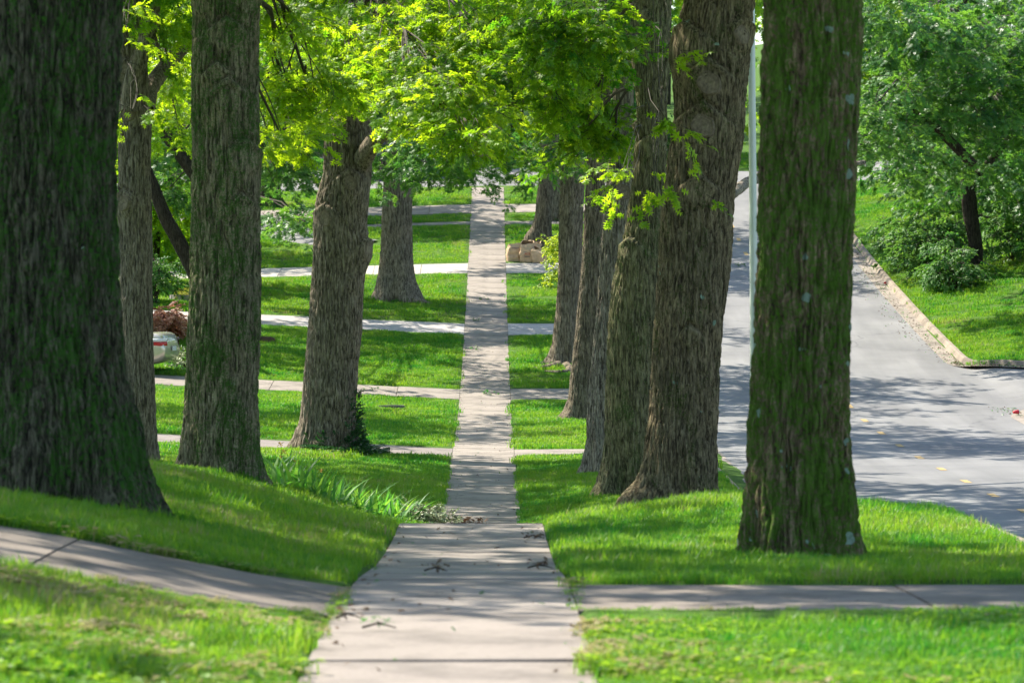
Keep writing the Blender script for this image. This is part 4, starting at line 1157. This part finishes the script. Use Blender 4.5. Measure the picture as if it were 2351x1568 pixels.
for k in range(620):
    s = random.choice((-1, 1)); Y = random.uniform(15, 120)
    X = random.uniform(PXL, PXR) if random.random() < .5 else (PXL + abs(random.gauss(0, .08)) if s < 0 else PXR - abs(random.gauss(0, .08)))
    pts.append((X, Y, float(g(X, Y))))
litter("leaf_scraps", pts, "scattered brown leaf scraps along the sidewalk edges", green=.25, size=(.025, .06))
pts = []
for k in range(260):
    Y = 86.2 + random.gauss(0, .5) * 0 + random.uniform(90.5, 92.8) - 86.2; X = RX1 - .05 - abs(random.gauss(0, .25)); pts.append((X, Y, float(g(X, Y)) - .02))
litter("leaf_litter", pts[:90], "small heap of leaves against the kerb corner beside the red cup", green=.6)
# fallen twigs with leaves
def fallen(x, Y, label, s=1.0, mat=None, n=16, r=.16):
    X = wx(x, Y) if x > 50 else x; z = float(g(X, Y))
    mb = MB(); V0, T0 = leaf_geo(1.0, 'oak'); tint = []
    root = empty("fallen_twig", (X, Y, z), label, "twig", "broken leafy twigs on the ground")
    tb = MB(); tb.tube([(-r*s, 0, .015), (0, .02, .035), (r*s, -.02, .015)], [.006, .005, .003], 5); tb.tube([(0, .02, .03), (.06*s, .1*s, .02)], [.004, .002], 4)
    obj("stem", tb.mesh("stem", M['twig']), root)
    for k in range(n):
        sz = random.uniform(.06, .11) * s; R = rotm(random.uniform(-1, 1), random.uniform(-.8, .8), random.random() * 6.28)
        mb.add(V0 * sz @ R.T + np.array([random.uniform(-r, r) * s, random.uniform(-.1, .1) * s, .03 + random.random() * .03]), None, T0); tint += [random.random() + .2] * len(T0)
    me = mb.mesh("leaves", mat or M['oakdark']); add_ltint(me, tint); obj("leaves", me, root)
fallen(1085, 105.5, "leafy twig lying on the sidewalk just beyond the sedan's drive", 1.3)
fallen(1128, 94.8, "green twig on the sidewalk where the sedan's drive crosses", 1.2)
fallen(1095, 112.5, "small twig on the sidewalk above the pebbled crossing", .8)
fallen(1112, 118, "leafy twig at mid-width of the sidewalk below the white drive", 1.0)
fallen(1080, 57.5, "brown leafy twig heap on the sidewalk beside the white-leaved plant", 1.4, M['dead_leaf'], 30)
fallen(1000, 24.5, "dark curled twig on the shaded sidewalk near the left lawn edge", .45, M['dead_leaf'])
fallen(870, 18.4, "small green weed in the nearest sidewalk joint", .5)
fallen(850, 94.6, "twig with green leaves on the concrete drive left of the sidewalk", 1.2)
fallen(1700, 128, "green twig lying on the street beyond the light pole", 1.2)
fallen(3.0, 35, "twig in the lawn near the street", .6)
fallen(1240, 25.4, "dark leafy twig at the right edge of the shaded sidewalk", .5, M['dead_leaf'])
fallen(1225, 31.0, "brown twig at the right sidewalk edge just before the drop", .5, M['dead_leaf'])
fallen(800, 19.0, "brown twig on the sidewalk beside the near left lawn", .4, M['dead_leaf'])

# utility cover
X, Y = wx(898, 90.5), 90.5; z = float(g(X, Y))
mb = MB(); th = np.linspace(0, 2 * math.pi, 25)[:-1]
V = np.concatenate([[(0.31 * math.cos(a), .31 * math.sin(a), .0) for a in th], [(0.31 * math.cos(a), .31 * math.sin(a), .07) for a in th], [(0.27 * math.cos(a), .27 * math.sin(a), .07) for a in th], [(0.27 * math.cos(a), .27 * math.sin(a), .06) for a in th]])
mb.add(V, [(k * 24 + i, k * 24 + (i + 1) % 24, k * 24 + 24 + (i + 1) % 24, k * 24 + 24 + i) for k in range(3) for i in range(24)])
M['iron'] = simple("cast_iron", (.10, .10, .095), .6, .3, 20, .6)
uc = empty("utility_cover", (X, Y, z), "round grey utility cover set in the lawn right of the ivy-clad oak", "cover")
obj("frame", mb.mesh("frame", M['iron']), uc)
mb = MB(); mb.add([(0, 0, .066)] + [(.265 * math.cos(a), .265 * math.sin(a), .066) for a in th], None, [(0, 1 + i, 1 + (i + 1) % 24) for i in range(24)])
for i in range(-4, 5): mb.box((0, i * .052, .068), (.24 * math.sqrt(max(.1, 1 - (i * .2) ** 2)), .008, .004))
obj("lid", mb.mesh("lid", M['iron']), uc)

# ---------------------------------------------------------------- light pole
M['pole'] = simple("painted_aluminium", (.52, .55, .52), .4, .06, 3, .3, bs=.03)
Yp = 57.0; Xb = wx(1731, Yp); zb = float(g(Xb, Yp))
pole = empty("street_lamp", (Xb, Yp, zb), "pale green metal street light pole between the two big right trunks", "street lamp")
mb = MB(); mb.tube([(.02, 0, .25), (.0, 0, 3), (-.03, 0, 6), (-.05, 0, 8.6)], [.068, .060, .052, .045], 20); obj("pole", mb.mesh("pole", M['pole'], True), pole)
mb = MB(); mb.box((.02, 0, .02), (.17, .17, .03)); mb.tube([(.02, 0, .05), (.02, 0, .27), (.02, 0, .30)], [.12, .10, .068], 20); obj("base", mb.mesh("base", M['pole']), pole)
mb = MB(); mb.tube([(-.05, 0, 8.5), (.3, 0, 8.9), (1.2, 0, 9.1), (2.0, 0, 9.1)], [.04, .035, .03, .03], 10); obj("arm", mb.mesh("arm", M['pole'], True), pole)
mb = MB(); mb.box((2.25, 0, 9.1), (.3, .13, .07), 0, .7); obj("lamp_head", mb.mesh("lamp_head", M['pole']), pole)

# ---------------------------------------------------------------- paper bags
M['paper'] = simple("kraft_paper", (.56, .38, .23), .8, .22, 6, bs=.25)
M['paper_in'] = simple("kraft_paper_inside", (.20, .115, .06), .9, .2, 6)
M['ink_red'] = simple("red_ink", (.55, .08, .04), .7, .1, 20)
M['ink_dark'] = simple("dark_ink", (.10, .08, .09), .7, .1, 20)
def paper_bag(x, Y, w, d, h, label, seed, rz=0.0, lean=0.0, slump=.0, lettering=False):
    X = wx(x, Y); z = float(g(X, Y)); r = np.random.default_rng(seed)
    root = empty("paper_bag", (X, Y, z), label, "paper bag", "paper yard-waste bags beside the sidewalk", rz)
    n = 40; rows = 16; V = []
    cor = []
    for i in range(n):                                 # rounded rectangle
        a = 2 * math.pi * i / n; c, s = math.cos(a), math.sin(a); p = 5.0
        k = (abs(c) ** p + abs(s) ** p) ** (-1 / p); cor.append((c * k, s * k))
    for j in range(rows):
        t = j / (rows - 1)
        for i, (cx, cy) in enumerate(cor):
            bul = 1 + .10 * math.sin(math.pi * min(1, t * 1.1)) - .10 * t * t
            pinch = 1 - .30 * sstep(.72, 1.0, t) * (1 if True else 0)
            nz = (vnoise(i / n * 9, t * 5, seed, 9) - .5) * .24 + (vnoise(i / n * 20, t * 10, seed + 3, 20) - .5) * .10
            q = bul + nz * (.4 + t)
            top = 1 + .30 * (vnoise(i / n * 6, 2.2, seed + 9, 6) - .5) * sstep(.7, 1, t) - slump * sstep(.4, 1, t) * (.5 + .5 * cx)
            V.append((cx * w / 2 * q + lean * t * t, cy * d / 2 * q * float(pinch), t * h * top))
    # inner wall so that the mouth is open
    base = len(V)
    for j in range(4):
        for i in range(n):
            o_ = V[(rows - 1 - j * 2) * n + i]; V.append((lean + (o_[0] - lean) * .90, o_[1] * .84, o_[2] - .005 - (0 if j else .0)))
    Qs = [(j*n+i, j*n+(i+1) % n, (j+1)*n+(i+1) % n, (j+1)*n+i) for j in range(rows - 1) for i in range(n)]
    mi = [0] * len(Qs)
    rim = [((rows-1)*n+i, (rows-1)*n+(i+1) % n, base+(i+1) % n, base+i) for i in range(n)]
    ins = [(base+j*n+i, base+j*n+(i+1) % n, base+(j+1)*n+(i+1) % n, base+(j+1)*n+i) for j in range(3) for i in range(n)]
    V.append((lean, 0, V[base + 3 * n][2] - .02)); cc = len(V) - 1
    T = [(base + 3*n + i, base + 3*n + (i+1) % n, cc) for i in range(n)]
    bot = [(0, 0, 0)]; V.append(bot[0]); T += [((i+1) % n, i, len(V) - 1) for i in range(n)]
    me = mesh_np("body", np.array(V), [np.array(Qs + rim + ins), np.array(T)], [M['paper'], M['paper_in']], False,
                 mi + [0] * len(rim) + [1] * len(ins) + [1] * n + [0] * n)
    obj("body", me, root)
    # folded flaps at the mouth
    mb = MB()
    for k in range(3):
        a = r.uniform(-w * .35, w * .3); hh = h * (1 - slump * .5)
        mb.add([(a, -d*.36, hh*.93), (a + w*.28, -d*.34, hh*.92), (a + w*.24, -d*.42, hh*.80), (a + w*.08, -d*.47, hh*.72), (a - w*.03, -d*.41, hh*.84)], None, [(0, 3, 1), (1, 3, 2), (0, 4, 3)])
    obj("flap", mb.mesh("flap", M['paper']), root)
    if lettering:
        for txt, sz, zz, mt, xx in (("ACE", .10, .24, M['ink_red'], -.03),):
            cu = bpy.data.curves.new("printed_lettering", 'FONT'); cu.body = txt; cu.size = sz; cu.align_x = 'CENTER'; cu.extrude = .001
            cu.materials.append(mt)
            tmp = bpy.data.objects.new("t", cu); me_t = bpy.data.meshes.new_from_object(tmp); bpy.data.objects.remove(tmp)
            o = obj("printed_lettering", me_t, root)
            o.location = (xx + .05, -d / 2 * 1.24, zz); o.rotation_euler = (math.pi / 2, 0, .0)
        mb = MB()
        for zz, ww, xo in ((.195, .20, .0), (.175, .16, .02), (.33, .12, -.05)): mb.box((xo, -d / 2 * 1.235, zz), (ww / 2, .001, .006))
        obj("printed_lines", mb.mesh("printed_lines", M['ink_dark']), root)
    else:
        if seed == 3:
            mb = MB()
            for q in range(9): mb.box((-.08 + q * .026, -d / 2 * 1.19, h * .74 + .006 * math.sin(q)), (.007, .001, .018))
            obj("printed_lines", mb.mesh("printed_lines", M['ink_dark']), root)
Yb = 128.2
paper_bag(1180, Yb + .1, .46, .36, .60, "brown paper bag nearest the sidewalk, leftmost of the row of full ones", 3, .15, .03)
paper_bag(1210, Yb - .05, .46, .38, .66, "brown paper bag in the middle printed with red lettering", 5, -.05, .02, .05, True)
paper_bag(1239, Yb - .2, .46, .36, .54, "slumped brown paper bag with a creased sloping top beside the yellow-green sapling", 8, -.2, -.04, .28)
paper_bag(1226, Yb + .45, .44, .34, .62, "brown paper bag standing behind the middle and slumped ones", 12, .3, 0, .1)

# ---------------------------------------------------------------- sedans
def loft(secs, n=20):
    """secs: (x, z_low, z_mid, z_top, half_width_low, half_width_mid, half_width_top)"""
    V = []
    for x, zl, zm, zt, wl, wm, wt in secs:
        prof = [(0, zl), (wl * .7, zl), (wl, zl + .03), (wm * 1.0, zl + (zm - zl) * .35), (wm * 1.01, zl + (zm - zl) * .75), (wm * .985, zm), (wt * 1.02, zt - (zt - zm) * .18), (wt * .85, zt), (wt * .4, zt + .012), (0, zt + .015)]
        full = prof + [(-a, b) for a, b in prof[-2:0:-1]]
        V += [(x, a, b) for a, b in full]
    m = 18; k = len(secs)
    Q = [(j*m+i, j*m+(i+1) % m, (j+1)*m+(i+1) % m, (j+1)*m+i) for j in range(k - 1) for i in range(m)]
    return np.array(V), Q, m
def sedan(name, paint, loc, rz, label, group=None):
    root = empty(name, loc, label, "car", group, rz)
    # nose towards -x, tail at x = +2.4
    secs = [(-2.38, .30, .52, .58, .62, .66, .55), (-2.30, .22, .62, .68, .78, .80, .70), (-1.9, .20, .70, .78, .86, .88, .78), (-1.1, .20, .76, .90, .88, .91, .80), (-.9, .20, .78, .94, .88, .92, .80),
            (1.35, .20, .86, .98, .88, .92, .80), (1.7, .20, .90, 1.00, .88, .91, .78), (2.15, .24, .90, 1.02, .86, .88, .74), (2.34, .30, .82, 1.00, .80, .84, .68), (2.42, .40, .70, .82, .72, .80, .62), (2.45, .45, .60, .66, .6, .74, .55)]
    V, Qd, m = loft(secs)
    Qd += [tuple(range(m))[::-1][i:i+1] for i in ()]
    caps = [[j for j in range(m)][::-1], [(len(secs) - 1) * m + j for j in range(m)]]
    me = mesh_np("body", V, [np.array(Qd), np.array(caps)], paint, True); b = obj("body", me, root)
    sd = b.modifiers.new("s", 'SUBSURF'); sd.levels = sd.render_levels = 2
    cab = [(-.95, .92, .93, .95, .70, .78, .70), (-.35, .92, 1.0, 1.32, .70, .80, .60), (.2, .92, 1.0, 1.42, .72, .80, .60), (.9, .92, 1.0, 1.40, .72, .80, .60), (1.25, .92, 1.0, 1.28, .70, .78, .60), (1.85, .94, .95, 1.0, .66, .72, .62)]
    V, Qd, m = loft(cab); me = mesh_np("windows", V, np.array(Qd), M['car_glass'], True); c = obj("windows", me, root); sd = c.modifiers.new("s", 'SUBSURF'); sd.levels = sd.render_levels = 2
    rf = [(x, zt - .02, zt - .01, zt + .015, w * .8, w * .9, w * .8) for x, zt, w in ((-.38, 1.30, .60), (.2, 1.41, .62), (.9, 1.39, .62), (1.2, 1.28, .62))]
    V, Qd, m = loft(rf); obj("roof", mesh_np("roof", V, np.array(Qd), paint, True), root)
    for (x, s) in ((-1.45, 1), (-1.45, -1), (1.42, 1), (1.42, -1)):
        th = np.linspace(0, 2 * math.pi, 29)[:-1]
        pr = [(.20, -.09), (.31, -.10), (.33, -.07), (.33, .07), (.31, .10), (.20, .09)]
        Vw = [(x + r * math.cos(a), s * .80 + yv, .33 + r * math.sin(a)) for r, yv in pr for a in th]
        Qw = [(j*28+i, j*28+(i+1) % 28, (j+1)*28+(i+1) % 28, (j+1)*28+i) for j in range(5) for i in range(28)]
        w_ = obj("wheel", mesh_np("wheel", np.array(Vw), np.array(Qw), M['rubber'], True), root)
        mbr = MB()
        for q in range(10):
            a = q * math.pi / 5; mbr.box((x + .10 * math.cos(a), s * .875, .33 + .10 * math.sin(a)), (.02, .012, .02)); mbr.tube([(x, s * .88, .33), (x + .2 * math.cos(a), s * .87, .33 + .2 * math.sin(a))], [.03, .018], 4)
        obj("rim", mbr.mesh("rim", M['alloy']), w_)
    # wrap-round tail lights: pale upper band over red
    for s in (1, -1):
        for nm, z0, z1, mt in (("tail_light", .70, .80, M['lamp_red']), ("reversing_light", .80, .875, M['lamp_clear'])):
            pth = [(1.86, .915), (2.05, .905), (2.22, .885), (2.34, .84), (2.41, .74), (2.44, .60)]
            Vt = []
            for k, (px, py) in enumerate(pth):
                tp = min(1, .25 + k * .3)
                o_ = 1.012
                zz0 = z0 + (1 - tp) * (.06 if z0 < .75 else .0); Vt += [(px + .012, s * py * o_, zz0), (px + .004, s * (py * o_ - .004), z0 + (z1 - z0) * (tp if z0 > .75 else 1))]
                Vt += [(px - .03, s * (py - .05), zz0), (px - .03, s * (py - .05), z1)]
            Ft = []
            for k in range(len(pth) - 1):
                a = 4 * k; b_ = a + 4
                Ft += [(a, b_, b_ + 1, a + 1), (a + 1, b_ + 1, b_ + 3, a + 3), (a + 2, b_ + 2, b_, a)]
            obj(nm, mesh_np(nm, np.array(Vt), np.array(Ft), mt, True), root)
    mb = MB(); mb.box((2.475, 0, .62), (.006, .20, .055)); obj("number_plate", mb.mesh("number_plate", M['plate']), root)
    return root
def car_paint(name, col, metal=.5):
    m, t, out = nt(name)
    p = principled(t, out, col, .28, spec=.5); p.inputs["Metallic"].default_value = metal
    p.inputs["Coat Weight"].default_value = .8; p.inputs["Coat Roughness"].default_value = .05
    n = noise(t, 3, 3, .5, objco(t)); t.links.new(ramp(t, n, [(.3, tuple(c * .92 for c in col)), (.7, tuple(c * 1.05 for c in col))]), p.inputs["Base Color"])
    return m
M['silver'] = car_paint("champagne_paint", (.56, .51, .43)); M['black_paint'] = car_paint("black_paint", (.015, .015, .018), .2)
M['car_glass'] = simple("tinted_glass", (.02, .025, .025), .06, .1, 3, .0, bs=0, spec=.8)
M['rubber'] = simple("tyre_rubber", (.02, .02, .02), .85, .2, 20); M['alloy'] = simple("alloy", (.5, .5, .5), .35, .1, 5, .9)
M['lamp_red'] = simple("red_lens", (.45, .01, .015), .15, .15, 20, bs=.05, spec=.7); M['lamp_clear'] = simple("clear_lens", (.62, .62, .66), .12, .25, 30, bs=.1, spec=.7)
M['plate'] = simple("number_plate", (.6, .62, .65), .5, .05, 5)
Yc = 97.4; tail = wx(402, Yc); rz_ = math.radians(-9)
sedan("parked_sedan", M['silver'], (tail - 2.42 * math.cos(rz_), Yc - .9 - 2.42 * math.sin(rz_), float(g(tail - .6, Yc - .9)) - .03), rz_, "champagne silver sedan tail showing at left behind the trunks, with red and clear tail light")
Yc = 155.3; tail = wx(990, Yc)
sedan("parked_sedan", M['black_paint'], (tail - 2.4, Yc, float(g(tail, Yc)) - .04), 0, "black sedan on the cross street behind the fluted oak")

# ---------------------------------------------------------------- planter, timbers, cups
M['stone'] = simple("planter_stone", (.24, .22, .19), .9, .35, 9, bs=.5)
Yq = 115.5; Xq = wx(450, Yq); zq = float(g(Xq, Yq))
pl = empty("stone_planter", (Xq, Yq, zq), "low round stone-edged bed filled with golden ground cover left of the straight oak", "planter")
for k in range(20):
    a = 2 * math.pi * k / 20; mb = MB(); mb.box((0, 0, 0), (.095, .075, .085 + .01 * random.random()), 0, .93)
    o = obj("stone", mb.mesh("stone", M['stone']), pl, (.70 * math.cos(a), .70 * math.sin(a), .08)); o.rotation_euler = (0, 0, a + math.pi / 2)
P_, R2_, _ = blob_pts((Xq, Yq, zq + .12), (.5, .5, .16), 500, .12, 60); P_[:, 2] = np.clip(P_[:, 2], zq + .1, zq + .42)
dd = np.hypot(P_[:, 0] - Xq, P_[:, 1] - Yq); kq = dd < .66; P_ = P_[kq]; P_[:, 2] = zq + .12 + .22 * np.cos(dd[kq] / .66 * 1.5)
scatter("golden_cover", P_, R2_[kq], rng.uniform(.9, 1.4, len(P_)), rng.uniform(0, 1, len(P_)), C_GOLD, pl, (Xq, Yq, zq))
M['timber'] = simple("old_timber", (.10, .06, .04), .9, .45, 7, bs=.6)
Yt = 105.2
for (xa, xb, lab) in ((402, 470, "blackened landscape timber lying in the lawn right of the sedan"), (575, 631, "brown rotting landscape timber end lying right of the straight oak")):
    X0, X1 = wx(xa, Yt), wx(xb, Yt); zt = float(g((X0 + X1) / 2, Yt))
    r = empty("landscape_timber", ((X0 + X1) / 2, Yt, zt), lab, "timber", "old timbers in the lawn")
    V = []; L = (X1 - X0) / 2
    for j, xx in enumerate(np.linspace(-L, L, 8)):
        s = 1 - (.35 if j == 7 else .08 * random.random())
        for (a, b) in ((-.09, 0), (.09, 0), (.09, .12), (.04, .15), (-.06, .155), (-.09, .11)):
            V.append((xx, a * s, b * s + random.uniform(-.008, .008)))
    Qd = [(j*6+i, j*6+(i+1) % 6, (j+1)*6+(i+1) % 6, (j+1)*6+i) for j in range(7) for i in range(6)]
    obj("beam", mesh_np("beam", np.array(V), [np.array(Qd), np.array([[0, 1, 2, 3, 4, 5][::-1], [42, 43, 44, 45, 46, 47]])], M['timber']), r)
M['cup_red'] = simple("red_plastic", (.6, .03, .04), .4, .1, 10); M['cup_white'] = simple("white_plastic", (.75, .72, .7), .4, .1, 10)
def cup(X, Y, label, s=1.0, rz=0):
    z = float(g(X, Y)); root = empty("paper_cup", (X, Y, z), label, "cup", None, rz)
    th = np.linspace(0, 2 * math.pi, 17)[:-1]
    pr = [(-.06, .0), (-.06, .03), (.06, .045), (.06, .04), (-.055, .026)]
    V = [(x * s, r * math.cos(a) * s, (r * math.sin(a) + .045) * s) for x, r in pr for a in th]
    Qd = [(j*16+i, j*16+(i+1) % 16, (j+1)*16+(i+1) % 16, (j+1)*16+i) for j in range(4) for i in range(16)]
    obj("cup_wall", mesh_np("cup_wall", np.array(V), np.array(Qd), M['cup_red'], True), root)
    V = [(x * s, r * math.cos(a) * s, (r * math.sin(a) + .045) * s) for x, r in ((.058, .049), (.066, .048), (.068, .03)) for a in th]
    Qd = [(j*16+i, j*16+(i+1) % 16, (j+1)*16+(i+1) % 16, (j+1)*16+i) for j in range(2) for i in range(16)]
    obj("rim", mesh_np("rim", np.array(V), np.array(Qd), M['cup_white'], True), root)
cup(wx(2334, 91), 91, "crumpled red cup in the gutter at the side street corner", 1.1, .4)
cup(wx(2032, 123) , 123, "small red cup among the gutter leaves below the bushes", .9, 1.2)
# crossroad far verge wall of low bushes
shrub(-6, 162.5, 2.5, 2.2, 260, C_SHR, "long low bush beyond the cross street left of the sidewalk's end", (.2, 1), (2, 3), clump=.6)
shrub(5.5, 163, 2.2, 2.0, 220, C_SHR, "low bush beyond the cross street right of the sidewalk's end", (.2, 1), (2, 3), clump=.6)
